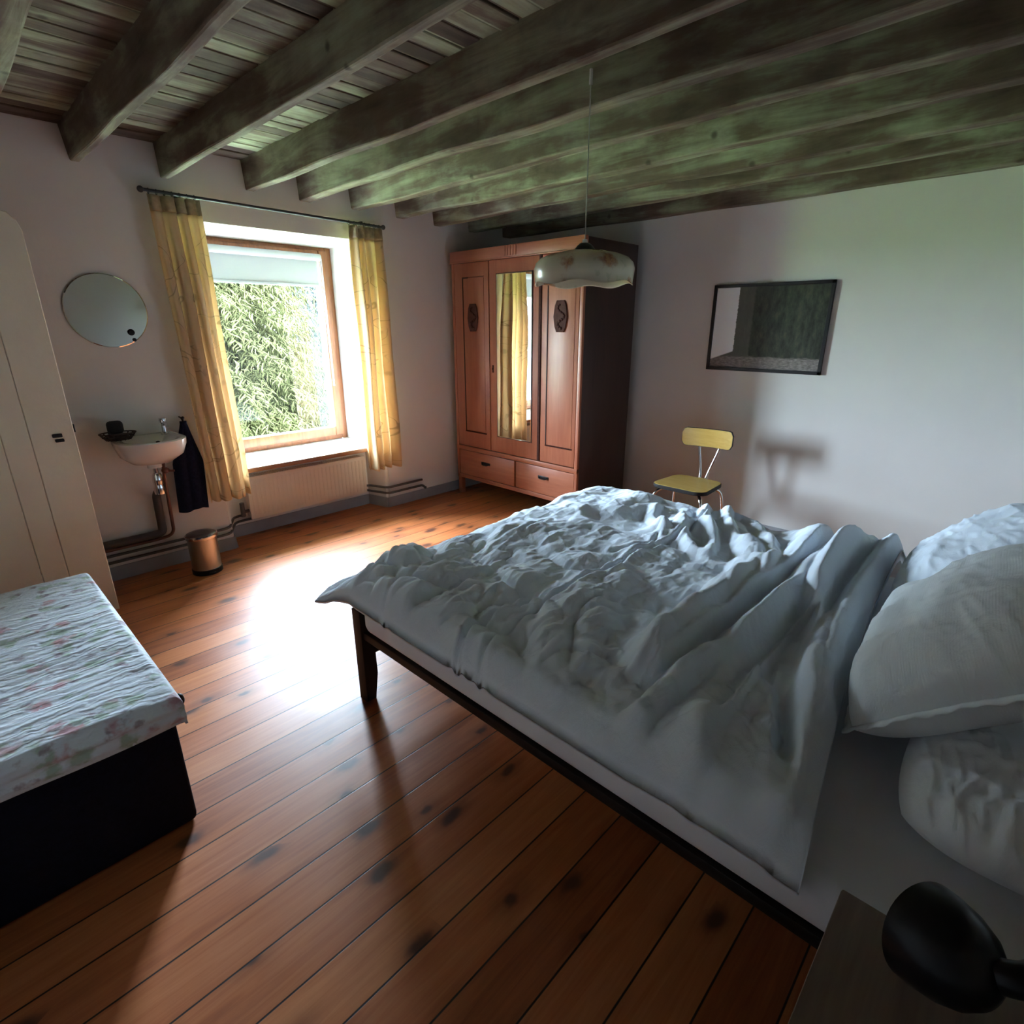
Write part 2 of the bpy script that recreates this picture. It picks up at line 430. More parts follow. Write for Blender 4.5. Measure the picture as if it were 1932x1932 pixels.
def m_curtain():
    g = NT('yellow_vine_curtain'); v = g.coord(); x, y, z = g.sep(v)
    n = g.noise(v, 1.5, 3)
    base = g.ramp(n, [(0.3, (0.71, 0.555, 0.36)), (0.7, (0.79, 0.645, 0.45))])
    vn = g.comb(g.math('MULTIPLY', x, 1.0), 0.0, z)
    nn = g.noise(vn, 4.2, 1.5, 0.4, 1.5)
    line = g.math('SUBTRACT', 1.0, g.step(g.math('ABSOLUTE', g.math('SUBTRACT', nn, 0.5)), 0.003, 0.014))
    mask = g.step(g.noise(g.coord((1, 1, 1), (3, 0, 5)), 3.0, 2), 0.42, 0.52)
    leaf = g.math('SUBTRACT', 1.0, g.step(g.voro(g.coord((14, 0.1, 9)), 1.0), 0.12, 0.26))
    leaf = g.math('MULTIPLY', leaf, g.step(g.noise(g.coord((1, 1, 1), (1, 0, 2)), 5.0, 2), 0.55, 0.6))
    pat = g.math('MAXIMUM', g.math('MULTIPLY', line, mask), g.math('MULTIPLY', leaf, 0.6))
    c = g.mix(g.math('MULTIPLY', pat, 0.5), base, (0.22, 0.16, 0.085, 1))
    d = g.n('ShaderNodeBsdfDiffuse'); t = g.n('ShaderNodeBsdfTranslucent'); mx = g.n('ShaderNodeMixShader')
    g.l(c, d.inputs[0]); g.l(c, t.inputs[0]); mx.inputs[0].default_value = 0.42
    nr = g.bump(g.noise(v, 300, 2), 0.15, 0.002); g.l(nr, d.inputs['Normal'])
    g.l(d.outputs[0], mx.inputs[1]); g.l(t.outputs[0], mx.inputs[2]); g.l(mx.outputs[0], g.out.inputs[0])
    return g.m
CURT = m_curtain()
CTAPE = plain('olive_curtain_heading', (0.36, 0.30, 0.18), 0.9, var=0.25, vscale=30)

def m_glass():
    g = NT('window_glass'); t = g.n('ShaderNodeBsdfTransparent'); s = g.n('ShaderNodeBsdfGlossy'); mx = g.n('ShaderNodeMixShader')
    t.inputs[0].default_value = (0.96, 0.98, 0.97, 1); s.inputs['Roughness'].default_value = 0.02
    mx.inputs[0].default_value = 0.05
    g.l(t.outputs[0], mx.inputs[1]); g.l(s.outputs[0], mx.inputs[2]); g.l(mx.outputs[0], g.out.inputs[0]); return g.m
GLASS = m_glass()

def m_leaf(name, c1, c2):
    g = NT(name); v = g.coord()
    c = g.ramp(g.noise(v, 3.5, 4, 0.6), [(0.3, c1), (0.7, c2)])
    d = g.n('ShaderNodeBsdfDiffuse'); t = g.n('ShaderNodeBsdfTranslucent'); mx = g.n('ShaderNodeMixShader')
    g.l(c, d.inputs[0]); g.l(c, t.inputs[0]); mx.inputs[0].default_value = 0.3
    g.l(d.outputs[0], mx.inputs[1]); g.l(t.outputs[0], mx.inputs[2]); g.l(mx.outputs[0], g.out.inputs[0]); return g.m
LEAF = m_leaf('spruce_needles', (0.018, 0.019, 0.008), (0.052, 0.050, 0.021))
LEAFB = m_leaf('haze_tinted_spruce_needles', (0.022, 0.025, 0.026), (0.055, 0.060, 0.062))  # bluish haze of the far view is put into the needle colour
BARK = plain('bark', (0.06, 0.045, 0.035), 0.9, var=0.3, vscale=15)
GRASS = plain('lawn', (0.19, 0.275, 0.10), 0.95, var=0.3, vscale=2, spec=0.1)

# ------------------------------------------------------------------ room shell
WX, WY = 4.10, 3.94          # inner faces of the right wall and of the window wall
XL, YB = -0.55, -0.95        # left wall, back wall
CZ = 2.475
RX0, RX1, RZ1, FY = 1.30, 2.50, 2.10, 4.42      # window recess, window plane

bm = BM(); add_box(bm, (XL - .3, YB - .3, -0.12), (WX + .3, 4.7, 0.0)); struct('floor', bm, FLOOR, 'varnished orange pine floorboards with dark knots')
bm = BM()
add_prism(bm, [(XL - .3, WY), (1.265, WY), (1.30, 4.16), (1.30, 4.72), (XL - .3, 4.72)], 'Z', 0.0, RZ1)
add_prism(bm, [(2.555, WY), (WX + .3, WY), (WX + .3, 4.72), (2.50, 4.72), (2.50, 4.16)], 'Z', 0.0, RZ1)
add_box(bm, (XL - .3, WY, RZ1), (WX + .3, 4.72, CZ + .1))
add_box(bm, (1.28, 4.16, 0.0), (2.53, 4.72, 0.535))
bmesh.ops.bevel(bm, geom=[e for e in bm.edges if all(abs(v.co.y - WY) < 1e-4 for v in e.verts) and abs(e.verts[0].co.z - e.verts[1].co.z) > .5 and 1.2 < e.verts[0].co.x < 2.6], offset=0.02, segments=3, affect='EDGES')
struct('wall_window', bm, WALL, 'off white plaster wall with the deep window recess')
bm = BM(); add_box(bm, (WX, YB - .3, 0), (WX + .3, WY + .2, CZ + .1)); struct('wall_right', bm, WALL, 'bare off white plaster wall behind the chair and picture')
bm = BM(); add_box(bm, (XL - .3, YB - .3, 0), (XL, WY + .2, CZ + .1)); struct('wall_left', bm, WALL)
bm = BM(); add_box(bm, (XL - .3, YB - .3, 0), (WX + .3, YB, CZ + .1)); struct('wall_back', bm, WALL)
bm = BM()
y = YB - .2; k = 0
while y < WY + .1:
    dz = RND.uniform(-.004, .004)
    add_box(bm, (XL - .2, y + .003, CZ + dz), (WX + .2, y + .094, CZ + .03 + dz), 0.003, 1)
    y += 0.097; k += 1
add_box(bm, (XL - .3, YB - .3, CZ + .034), (WX + .3, 4.72, CZ + .14))
struct('ceiling', bm, CEIL, 'worn limewashed board ceiling between the beams')

# beams: (left x at the ceiling, left x below, right x below, height of the underside)
BEAMS = [(0.315, .34, .44, 2.312), (0.770, .792, .835, 2.310), (1.200, 1.211, 1.253, 2.310), (1.672, 1.683, 1.735, 2.303), (2.026, 2.034, 2.115, 2.303), (2.412, 2.432, 2.508, 2.300),
         (2.80, 2.815, 2.895, 2.286), (3.163, 3.18, 3.258, 2.276), (3.553, 3.57, 3.648, 2.272), (3.985, 3.995, 4.095, 2.262)]
for i, (xt, xl, xr, zb) in enumerate(BEAMS):
    bm = BM(); n = 34
    P = []
    for j in range(n + 1):
        yy = YB + (WY - YB + .02) * j / n
        wx = 0.005 * math.sin(yy * 2.1 + i * 1.7) + 0.003 * math.sin(yy * 5.3 + i)
        wz = 0.005 * math.sin(yy * 1.7 + i * 2.3) + 0.003 * math.sin(yy * 6.1 + i * 3)
        if i == len(BEAMS) - 1: wx = min(0, wx)
        r = 0.007 + .003 * math.sin(yy * 3.7 + i)
        t, a, b, z0 = xt + wx * .5, xl + wx, xr + wx * .8, zb + wz
        P.append([bm.verts.new(q) for q in ((t, yy, CZ + .01), (a - r * .15, yy, z0 + r), (a + r * .3, yy, z0 + r * .3), (a + r, yy, z0), (b - r, yy, z0), (b - r * .3, yy, z0 + r * .3), (b, yy, z0 + r), (b + .012, yy, CZ + .01))])
    for A, B in zip(P, P[1:]):
        for k in range(7): bm.faces.new((A[k], A[k + 1], B[k + 1], B[k]))
    bm.faces.new(P[0]); bm.faces.new(P[-1][::-1])
    struct('ceiling_beam', bm, BEAM, angle=12)

# skirting
bm = BM()
def skirt(a, b, h=.085, t=.016):
    a = Vector((*a, 0)); b = Vector((*b, 0)); d = (b - a).normalized(); nrm = Vector((d.y, -d.x, 0)) * t
    for q in (0,):
        vs = [bm.verts.new(p) for p in (a, b, b + nrm, a + nrm)]
        vt = [bm.verts.new(p + Vector((0, 0, h))) for p in (a, b, b + nrm * .6, a + nrm * .6)]
        for f in ((vs[3], vs[2], vs[1], vs[0]), vt, (vs[0], vs[1], vt[1], vt[0]), (vs[1], vs[2], vt[2], vt[1]), (vs[2], vs[3], vt[3], vt[2]), (vs[3], vs[0], vt[0], vt[3])): bm.faces.new(f)
skirt((XL, WY), (1.262, WY)); skirt((1.262, WY - .004), (1.30, 4.158)); skirt((1.30, 4.16), (2.50, 4.16)); skirt((2.502, 4.158), (2.553, WY - .004)); skirt((2.553, WY), (WX, WY))
struct('baseboard_window', bm, SKIRT, 'grey skirting board along the foot of the window wall')
bm = BM(); skirt((WX, WY), (WX, YB)); struct('baseboard_right', bm, SKIRT)

# ------------------------------------------------------------------ window
win = thing('window_1', 'single brown wooden window over white sill, spruce outside', 'window', (1.9, FY, .56)); win['kind'] = 'structure'
def frame_bm(x0, x1, z0, z1, t, y0, y1, bev=.006):
    b = BM()
    add_box(b, (x0, y0, z0), (x0 + t, y1, z1), bev); add_box(b, (x1 - t, y0, z0), (x1, y1, z1), bev)
    add_box(b, (x0 + t - .001, y0, z0), (x1 - t + .001, y1, z0 + t), bev); add_box(b, (x0 + t - .001, y0, z1 - t), (x1 - t + .001, y1, z1), bev)
    return b
obj('window_frame', frame_bm(RX0, RX1, .56, 2.10, .055, FY, FY + .08), WINWOOD, win)
obj('window_sash', frame_bm(RX0 + .045, RX1 - .045, .595, 2.06, .075, FY - .022, FY + .05, .009), WINWOOD, win)
bm = BM(); add_box(bm, (RX0 + .11, FY + .012, .66), (RX1 - .11, FY + .018, 2.0)); obj('window_pane', bm, GLASS, win)
bm = BM(); add_box(bm, (RX0 + .115, FY - .012, .664), (RX1 - .115, FY + .006, .674), .002, 1); obj('glazing_bead', bm, SILLW, win)
bm = BM(); add_box(bm, (RX0 + .005, 3.925, .528), (RX1 - .005, FY + .01, .56), .004); sl = obj('window_sill', bm, SILLW, win)
bm = BM(); add_box(bm, (RX0 + .005, 3.905, .524), (RX1 - .005, 3.926, .558), .005); obj('sill_edge', bm, SILLE, sl)
bm = BM(); add_prism(bm, [(3.945, 2.10), (FY + .01, 2.085), (FY + .01, 2.12), (3.945, 2.12)], 'X', RX0 + .001, RX1 - .001); obj('window_soffit', bm, REVEAL, win)
bm = BM()
add_box(bm, (RX1 - .004, 3.965, .56), (RX1 + .02, FY + .01, 2.095)); add_box(bm, (RX0 - .02, 3.965, .56), (RX0 + .004, FY + .01, 2.095))
obj('window_reveal', bm, REVEAL, win)

# roller blind
bl = thing('roller_blind', 'white roller blind pulled a short way down the window', 'blind', (1.9, FY - .06, 2.02))
bm = BM(); add_tube(bm, [(1.40, FY - .055, 2.005), (2.372, FY - .055, 2.005)], .026, 20); obj('roller', bm, BLIND, bl)
bm = BM(); add_box(bm, (1.42, FY - .037, 1.805), (2.352, FY - .034, 2.01)); obj('blind_fabric', bm, BLIND, bl)
bm = BM(); add_box(bm, (1.42, FY - .043, 1.792), (2.352, FY - .03, 1.812), .003); obj('bottom_bar', bm, BLIND, bl)
bm = BM()
for dx in (0, .012): add_tube(bm, smooth_path([(2.372 + dx, FY - .055, 2.0), (2.376 + dx, FY - .053, 1.6), (2.385 + dx * .6, FY - .05, 1.06)]), .0028, 6)
add_tube(bm, [(2.388, FY - .05, 1.065), (2.388, FY - .05, 1.02)], [.004, .007], 8)
obj('pull_cord', bm, BLIND, bl)
bm = BM(); add_box(bm, (2.36, 4.20, .56), (2.40, 4.235, .578), .004); tag(obj('wood_block', bm, SKIRT, loc=(2.38, 4.22, .56)), 'tiny grey block lying on the right end of the white window sill', 'block')

# ------------------------------------------------------------------ outdoors
bm = BM(); bmesh.ops.create_grid(bm, x_segments=20, y_segments=20, size=30, matrix=Matrix.Translation((2, 34.8, -.7)))
gr = struct('ground', bm, GRASS, 'green lawn outside the window')

def spruce(name, base, height, radius, n, seed, leafm, label, spread=1.0):
    rs = np.random.RandomState(seed); V = []; F = []
    t = thing(name, label, 'tree', base)
    b = BM(); add_tube(b, [(base[0], base[1], base[2]), (base[0], base[1], base[2] + height * .5), (base[0], base[1], base[2] + height)], [.12, .08, .02], 10)
    obj('trunk', b, BARK, t)
    nb = n // 26
    for i in range(nb):
        h = rs.rand() ** 1.7; z0 = base[2] + .25 + h * (height - .35)
        R = radius * (1 - h) ** .75 * (.75 + .35 * rs.rand()) + .12
        a = rs.rand() * 2 * math.pi if rs.rand() < .35 else -math.pi / 2 + rs.randn() * .75
        d = np.array([math.cos(a), math.sin(a), 0.0]); side = np.array([-d[1], d[0], 0.0])
        root = np.array([base[0], base[1], z0])
        for k in range(26):
            u = .25 + .75 * (k + rs.rand()) / 26
            p = root + d * R * u + np.array([0, 0, -.28 * R * u * u + .10 * R * u])
            sgn = rs.choice((-1, 1)); L = (.10 + .14 * rs.rand()) * (1.2 - .5 * u) * spread
            o = side * sgn * (.5 + .5 * rs.rand()) + d * (.35 + .4 * rs.rand()) + np.array([0, 0, -.55 - .9 * rs.rand()]) + rs.randn(3) * .35
            o /= np.linalg.norm(o); q1 = p + o * L * .5 + side * sgn * .02; q2 = p + o * L + np.array([0, 0, -.04 * rs.rand()])
            c = np.cross(o, rs.randn(3)); c /= np.linalg.norm(c) + 1e-9; c2 = np.cross(o, c)
            w = .007 + .007 * rs.rand(); s = len(V)
            for cc in (c, -.5 * c + .87 * c2, -.5 * c - .87 * c2): V.append(p + cc * w * .6)
            for cc in (c, -.5 * c + .87 * c2, -.5 * c - .87 * c2): V.append(q1 + cc * w)
            V.append(q2)
            for e in range(3):
                f = (e + 1) % 3; F.append((s + e, s + f, s + 3 + f, s + 3 + e)); F.append((s + 3 + e, s + 3 + f, s + 6))
    me = bpy.data.meshes.new('foliage'); me.from_pydata([tuple(v) for v in V], [], F)
    o = mesh_obj('foliage', me, leafm, t); return t
spruce('spruce_tree', (2.85, 9.0, -.7), 6.4, 2.35, 74000, 3, LEAF, 'dense green spruce filling the view through the window')
spruce('spruce_tree', (6.6, 12.6, -.7), 3.5, 2.6, 30000, 5, LEAFB, 'spruce behind tinted pale blue for haze, at the right side of the window view')

# ------------------------------------------------------------------ curtains
rod = thing('curtain_rod', 'dark grey curtain rod fixed above the window', 'curtain rod', (1.85, 3.86, 2.20))
bm = BM(); add_tube(bm, [(1.075, 3.86, 2.215), (2.63, 3.86, 2.195)], .009, 12); obj('rod', bm, DARKROD, rod)
for xx, zz in ((1.068, 2.215), (2.637, 2.195)):
    bm = BM(); add_ball(bm, (xx, 3.86, zz), .017); obj('finial', bm, DARKROD, rod)
for xx in (1.25, 2.45):
    bm = BM(); add_box(bm, (xx, 3.86, 2.20), (xx + .015, WY, 2.215), .002); obj('bracket', bm, DARKROD, rod)

def curtain(x0, x1, xb0, xb1, ztop, zbot, nf, seed, label, depth=.05):
    rs = np.random.RandomState(seed); ph = rs.rand(12) * 6.28
    t = thing('curtain', label, 'curtain', ((x0 + x1) / 2, 3.86, ztop))
    nu, nv = 150, 90
    u = np.linspace(0, 1, nu)[:, None]; v = np.linspace(0, 1, nv)[None, :]
    lean = np.clip(v * 1.15, 0, 1)
    uw = u + .035 * np.sin(2 * np.pi * u * 2 + ph[0]) * v
    X = (x0 + (x1 - x0) * uw) * (1 - lean) + (xb0 + (xb1 - xb0) * uw) * lean
    amp = depth * (.45 + .55 * np.clip(v * 3, 0, 1)) * (.75 + .35 * np.sin(2 * np.pi * u * 1.3 + ph[1]))
    phase = 2 * np.pi * nf * u + .9 * np.sin(2 * np.pi * u * 1.5 + ph[2]) + .55 * v * np.sin(ph[3] + u * 5)
    Y = 3.855 + amp * (np.sin(phase) + .25 * np.sin(2 * phase + ph[4])) - .012 + .008 * np.sin(v * 9 + u * 4)
    X = X + .35 * amp * np.cos(phase) * .6
    Z = ztop + (zbot - ztop) * v + .006 * np.sin(phase) * (v > .98) + 0 * u
    V = np.stack([X, np.broadcast_to(Y, X.shape), np.broadcast_to(Z, X.shape)], -1)
    k = 4
    o = mesh_obj('drape', grid_mesh('drape', V[:, k:]), CURT, t)
    m_ = o.modifiers.new('thick', 'SOLIDIFY'); m_.thickness = .0015
    o = mesh_obj('heading_tape', grid_mesh('heading_tape', V[:, :k + 1] + np.array([0, -.001, 0])), CTAPE, t)
    m_ = o.modifiers.new('thick', 'SOLIDIFY'); m_.thickness = .004
    for q in range(7):
        b = BM()
        xx = x0 + (x1 - x0) * (q + .5) / 7
        zr = 2.215 - .02 * (xx - 1.075) / 1.555
        add_tube(b, [(xx, 3.86 + .013 * math.cos(a), zr - .004 + .014 * math.sin(a)) for a in [2 * math.pi * j / 12 for j in range(13)]], .0022, 6)
        obj('curtain_ring', b, DARKROD, t)
    return t
curtain(1.085, 1.36, 1.12, 1.395, 2.193, .395, 4.5, 4, 'left yellow vine patterned curtain, hanging beside the round mirror and basin')
curtain(2.33, 2.62, 2.325, 2.665, 2.178, .385, 4.5, 11, 'right yellow vine patterned curtain lit through, hanging next to the wardrobe')

# ------------------------------------------------------------------ radiator and pipes
rad = thing('radiator', 'white panel radiator in the niche under the window sill', 'radiator', (1.93, 4.09, .14))
bm = BM(); add_box(bm, (1.44, 4.045, .14), (2.42, 4.065, .455), .006)
for i in range(29):
    xx = 1.465 + i * .033
    add_box(bm, (xx, 4.0432, .165), (xx + .016, 4.047, .43), .0012, 1)
obj('front_panel', bm, RADM, rad)
bm = BM(); add_box(bm, (1.445, 4.065, .15), (2.415, 4.135, .448), .004); obj('convector', bm, RADM, rad)
bm = BM()
for i in range(48): add_box(bm, (1.452 + i * .02, 4.06, .449), (1.462 + i * .02, 4.135, .458))
add_box(bm, (1.44, 4.045, .447), (2.42, 4.06, .459), .002); obj('top_grille', bm, RADM, rad)
bm = BM(); add_tube(bm, [(1.445, 4.09, .20), (1.39, 4.09, .20)], .012, 10); add_tube(bm, [(1.40, 4.09, .165), (1.40, 4.09, .27)], .016, 12); obj('valve', bm, PIPE, rad)

def pipe(name, pts, r, m, label, rad_=.05):
    bm = BM(); add_tube(bm, round_path(pts, rad_), r, 12)
    o = obj(name, bm, m, loc=tuple(pts[0])); return tag(o, label, 'pipe')
pipe('heating_pipe', [(XL + .01, 3.905, .168), (1.235, 3.905, .168), (1.33, 4.10, .168), (1.39, 4.12, .168), (1.40, 4.09, .17)], .009, PIPE, 'upper of two thin heating pipes low on the wall behind the bin')
pipe('heating_pipe', [(XL + .01, 3.905, .125), (1.235, 3.905, .125), (1.345, 4.12, .125), (2.46, 4.13, .125)], .009, PIPE, 'lower of two thin heating pipes low on the wall behind the bin')
pipe('heating_pipe', [(2.42, 4.09, .185), (2.47, 4.09, .185), (2.535, 3.905, .185), (2.90, 3.905, .185)], .010, PIPE, 'upper short heating pipe stub right of the radiator')
pipe('heating_pipe', [(2.42, 4.13, .135), (2.46, 4.13, .135), (2.535, 3.90, .135), (2.90, 3.90, .135), (2.93, 3.90, .10), (2.95, 3.925, .10)], .010, PIPE, 'lower short heating pipe stub with a bent end, right of the radiator')

# ------------------------------------------------------------------ washbasin corner
sk = thing('washbasin', 'small white ceramic washbasin on the wall below the round mirror', 'washbasin', (.84, 3.94, .86))
n = 40
def sink_ring(sx, y0, z, inset=0.0):
    out = []
    for k in range(n):
        t = math.pi * k / (n - 1)
        out.append((.84 + (sx - inset) * math.cos(math.pi - t) * (1 - .24 * (1 - math.sin(t)) ** 2), WY - inset - (WY - y0 - inset * 2) * math.sin(t) ** .62, z))
    return out
bm = BM()
rings = [sink_ring(.215, 3.57, .868), sink_ring(.212, 3.575, .835), sink_ring(.19, 3.61, .775), sink_ring(.13, 3.69, .728), sink_ring(.05, 3.80, .712)]
inner = [sink_ring(.205, 3.578, .874, .004), sink_ring(.185, 3.60, .868, .02), sink_ring(.165, 3.63, .82, .05), sink_ring(.11, 3.70, .765, .08), sink_ring(.03, 3.78, .75, .09)]
def loft(rs):
    L = [[bm.verts.new(p) for p in r] for r in rs]
    for A, B in zip(L, L[1:]):
        for k in range(n): bm.faces.new((A[k], A[(k + 1) % n], B[(k + 1) % n], B[k]))
    return L
L1 = loft(rings[::-1] + inner); bm.faces.new(L1[0]); bm.faces.new(L1[-1][::-1])
obj('basin', bm, CERAM, sk, angle=60)
bm = BM(); add_tube(bm, [(.843, 3.80, .72), (.843, 3.80, .69)], .038, 20); obj('drain_outlet', bm, CERAM, sk)
bm = BM(); add_tube(bm, [(.843, 3.80, .70), (.843, 3.80, .645)], .013, 14)
add_lathe(bm, [(0, .655), (.018, .655), (.026, .64), (.029, .60), (.026, .585), (.027, .58), (.031, .545), (.029, .525), (0, .522)], (.843, 3.80, 0), seg=20)
obj('chrome_trap', bm, CHROME, sk)
bm = BM(); add_tube(bm, round_path([(.843, 3.81, .545), (.836, 3.885, .50), (.832, 3.89, .25), (.78, 3.895, .245), (XL + .01, 3.895, .245)], .07, 8), .024, 16); obj('waste_pipe', bm, PIPE, sk)
bm = BM(); add_lathe(bm, [(0, 0), (.022, 0), (.022, .01), (.014, .014), (.013, .07), (.02, .075), (.02, .09), (0, .094)], (.95, 3.87, .868), seg=18)
add_tube(bm, smooth_path([(.95, 3.87, .925), (.948, 3.82, .945), (.944, 3.765, .93)]), .0095, 12); add_box(bm, (.93, 3.862, .958), (.97, 3.878, .968), .004)
obj('tap', bm, CHROME, sk)
bm = BM(); add_ball(bm, (.842, 3.612, .872), .011, 1, .6, .6); obj('overflow_stain', bm, BLACKM, sk)
pipe('water_pipe', [(.90, 3.84, .70), (.905, 3.88, .66), (.905, 3.90, .60), (.895, 3.905, .215), (.80, 3.907, .205), (XL + .01, 3.907, .205)], .010, COPPER, 'dull copper water pipe running down from the basin', .05)
bm = BM(); add_ball(bm, (.912, 3.875, .645), .02, 1.2, 1, 1); add_tube(bm, [(.91, 3.87, .645), (.955, 3.85, .64)], .007, 8); tag(obj('stop_valve', bm, COPPER, loc=(.912, 3.875, .645)), 'small stop valve on the copper pipe under the basin', 'valve')

sb = thing('soap_basket', 'dark brown wire soap basket on the left end of the basin', 'basket', (.70, 3.83, .872))
bm = BM()
for z, r in ((.880, .05), (.895, .066), (.915, .078)):
    add_tube(bm, [(.70 + r * 1.15 * math.cos(a), 3.82 + r * .8 * math.sin(a), z) for a in [2 * math.pi * j / 24 for j in range(25)]], .004, 6)
for j in range(16):
    a = 2 * math.pi * j / 16; add_tube(bm, [(.70 + .05 * 1.15 * math.cos(a), 3.82 + .05 * .8 * math.sin(a), .876), (.70 + .078 * 1.15 * math.cos(a), 3.82 + .078 * .8 * math.sin(a), .916)], .004, 5)
add_lathe(bm, [(0, 0), (.05, 0), (.054, .03), (0, .032)], (.70, 3.82, .878), seg=20)
obj('basket', bm, plain('dark_wicker', (.05, .028, .02), .7, var=.3, vscale=40), sb)
bm = BM(); add_box(bm, (.655, 3.80, .912), (.735, 3.85, .985), .02, 3); tag(obj('sponge', bm, plain('black_sponge', (.018, .016, .015), .9, bump=.5), loc=(.70, 3.825, .912)), 'black sponge lump on top of the soap basket', 'sponge')

tw = thing('towel', 'dark navy towel hanging from a wall hook beside the basin', 'towel', (1.04, 3.89, .94))
nu, nv = 60, 60
u = np.linspace(0, 1, nu)[:, None]; v = np.linspace(0, 1, nv)[None, :]
hw = .010 + .076 * np.clip((v - .03) / .42, 0, 1) ** .9
X = 1.062 - .035 * v + (u - .5) * 2 * hw
Y = 3.885 + (.006 + .018 * np.sin(np.pi * u)) * -1 * (.6 + .4 * v) + .010 * np.sin(u * 16 + 1) * np.clip(v * 2, 0, 1) * (1 - .5 * v)
Z = .935 - .575 * v - .006 * np.sin(u * 7) * v
o = mesh_obj('cloth', grid_mesh('cloth', np.stack([X, Y, np.broadcast_to(Z, X.shape)], -1)), TOWEL, tw); o.modifiers.new('thick', 'SOLIDIFY').thickness = .012
bm = BM(); add_tube(bm, smooth_path([(1.062, 3.94, .955), (1.062, 3.90, .95), (1.062, 3.875, .935), (1.062, 3.865, .955)]), .005, 8); add_ball(bm, (1.062, 3.865, .957), .009)
tag(obj('towel_hook', bm, BLACKM, loc=(1.062, 3.94, .95)), 'small black wall hook holding the dark towel', 'hook')

mr = thing('round_mirror', 'round frameless mirror on the wall above the washbasin', 'mirror', (.803, 3.935, 1.58))
bm = BM(); add_lathe(bm, [(0, .0), (.196, .0), (.198, .003), (.193, .006), (0, .006)], (.803, 3.934, 1.58), (0, -1, 0), 64); obj('mirror_glass', bm, MIRR, mr, angle=15)
bm = BM(); add_lathe(bm, [(0, 0), (.016, 0), (.018, .006), (.012, .012), (0, .013)], (.897, 3.93, 1.465), (0, -1, 0), 18); obj('clip', bm, BLACKM, mr)
bm = BM(); add_lathe(bm, [(0, 0), (.010, 0), (.010, .008), (0, .010)], (.906, 3.93, 1.423), (0, -1, 0), 16); obj('clip', bm, BLACKM, mr)

bn = thing('pedal_bin', 'small steel pedal bin on the floor under the towel', 'bin', (.985, 3.67, 0))
bm = BM(); add_lathe(bm, [(0, .012), (.084, .012), (.084, .235), (.0, .235)], (.985, 3.67, 0), seg=40); obj('bin_body', bm, STEEL, bn)
bm = BM(); add_lathe(bm, [(0, 0), (.088, 0), (.088, .03), (.083, .034), (0, .034)], (.985, 3.67, 0), seg=40); obj('bin_base', bm, BLACKM, bn)
bm = BM(); add_lathe(bm, [(.080, .232), (.092, .236), (.094, .245), (.092, .256), (.085, .258), (.082, .25)], (.985, 3.67, 0), seg=40); obj('bin_rim', bm, CHROME, bn)
bm = BM(); add_lathe(bm, [(0, .258), (.04, .267), (.076, .262), (.083, .255), (.0, .245)], (.985, 3.67, 0), seg=40); obj('bin_lid', bm, plain('dark_bin_lid', (.05, .03, .028), .35), bn)
bm = BM(); add_box(bm, (.965, 3.565, .008), (1.005, 3.60, .018), .004); obj('pedal', bm, BLACKM, bn)

# ------------------------------------------------------------------ door
dr = thing('door_1', 'cream painted plank door standing open at the left', 'door', (-.35, 3.45, 0)); dr['kind'] = 'structure'
bm = BM(); xe = .455
for (a, b) in ((.285, .455), (.182, .283), (.0, .180), (-.15, -.002), (-.35, -.152)):
    if b > .44:
        pts = [(a, .02), (b, .02), (b, 1.90), (b - .012, 1.94), (b - .04, 1.972), (a, 1.985)]
        add_prism(bm, pts, 'Y', 3.44, 3.472, .003, 1)
    else: add_box(bm, (a, 3.44, .02), (b, 3.472, 1.985 + (.455 - b) * .01), .003, 1)
obj('door_planks', bm, DOORM, dr)
bm = BM()
for z in (.35, 1.55): add_box(bm, (-.34, 3.472, z), (.42, 3.492, z + .12), .004)
obj('door_ledges', bm, DOORM, dr)
bm = BM(); add_box(bm, (.365, 3.428, .985), (.405, 3.441, 1.003), .004); add_box(bm, (.372, 3.428, .962), (.408, 3.441, .978), .004); obj('door_latch', bm, BLACKM, dr)
bm = BM(); add_box(bm, (.452, 3.45, 1.0), (.463, 3.466, 1.04), .002); obj('latch_tongue', bm, BLACKM, dr)

# ------------------------------------------------------------------ wardrobe
WF = 3.28; WB = 3.94; Y0, Y1 = 2.46, 3.85
wd = thing('wardrobe', 'tall reddish wood wardrobe with mirrored middle door in the corner', 'wardrobe', (3.6, 3.15, 0))
bm = BM()
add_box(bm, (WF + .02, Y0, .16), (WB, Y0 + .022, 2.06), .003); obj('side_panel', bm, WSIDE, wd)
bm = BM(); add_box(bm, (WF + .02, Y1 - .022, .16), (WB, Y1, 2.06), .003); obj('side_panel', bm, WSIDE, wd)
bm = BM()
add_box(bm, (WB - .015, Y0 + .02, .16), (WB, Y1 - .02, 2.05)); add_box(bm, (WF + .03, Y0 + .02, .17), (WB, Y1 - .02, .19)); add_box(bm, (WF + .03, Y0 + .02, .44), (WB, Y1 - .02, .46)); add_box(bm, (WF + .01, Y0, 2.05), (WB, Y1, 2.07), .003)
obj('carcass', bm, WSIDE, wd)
bm = BM(); add_box(bm, (WF - .012, Y0 - .004, 1.992), (WF + .03, Y1 + .004, 2.075), .004); add_box(bm, (WF - .018, Y0 - .006, 1.984), (WF + .03, Y1 + .006, 1.994), .003)
for k in range(5): add_box(bm, (WF - .017, 3.09 + k * .028, 2.0), (WF - .008, 3.10 + k * .028, 2.07), .002, 1)
obj('cornice', bm, WARDH, wd)
bm = BM()
add_box(bm, (WF, Y0, .16), (WF + .025, Y0 + .03, 1.99), .003); obj('stile', bm, WARD, wd)
bm = BM(); add_box(bm, (WF, Y1 - .03, .16), (WF + .025, Y1, 1.99), .003); obj('stile', bm, WARD, wd)
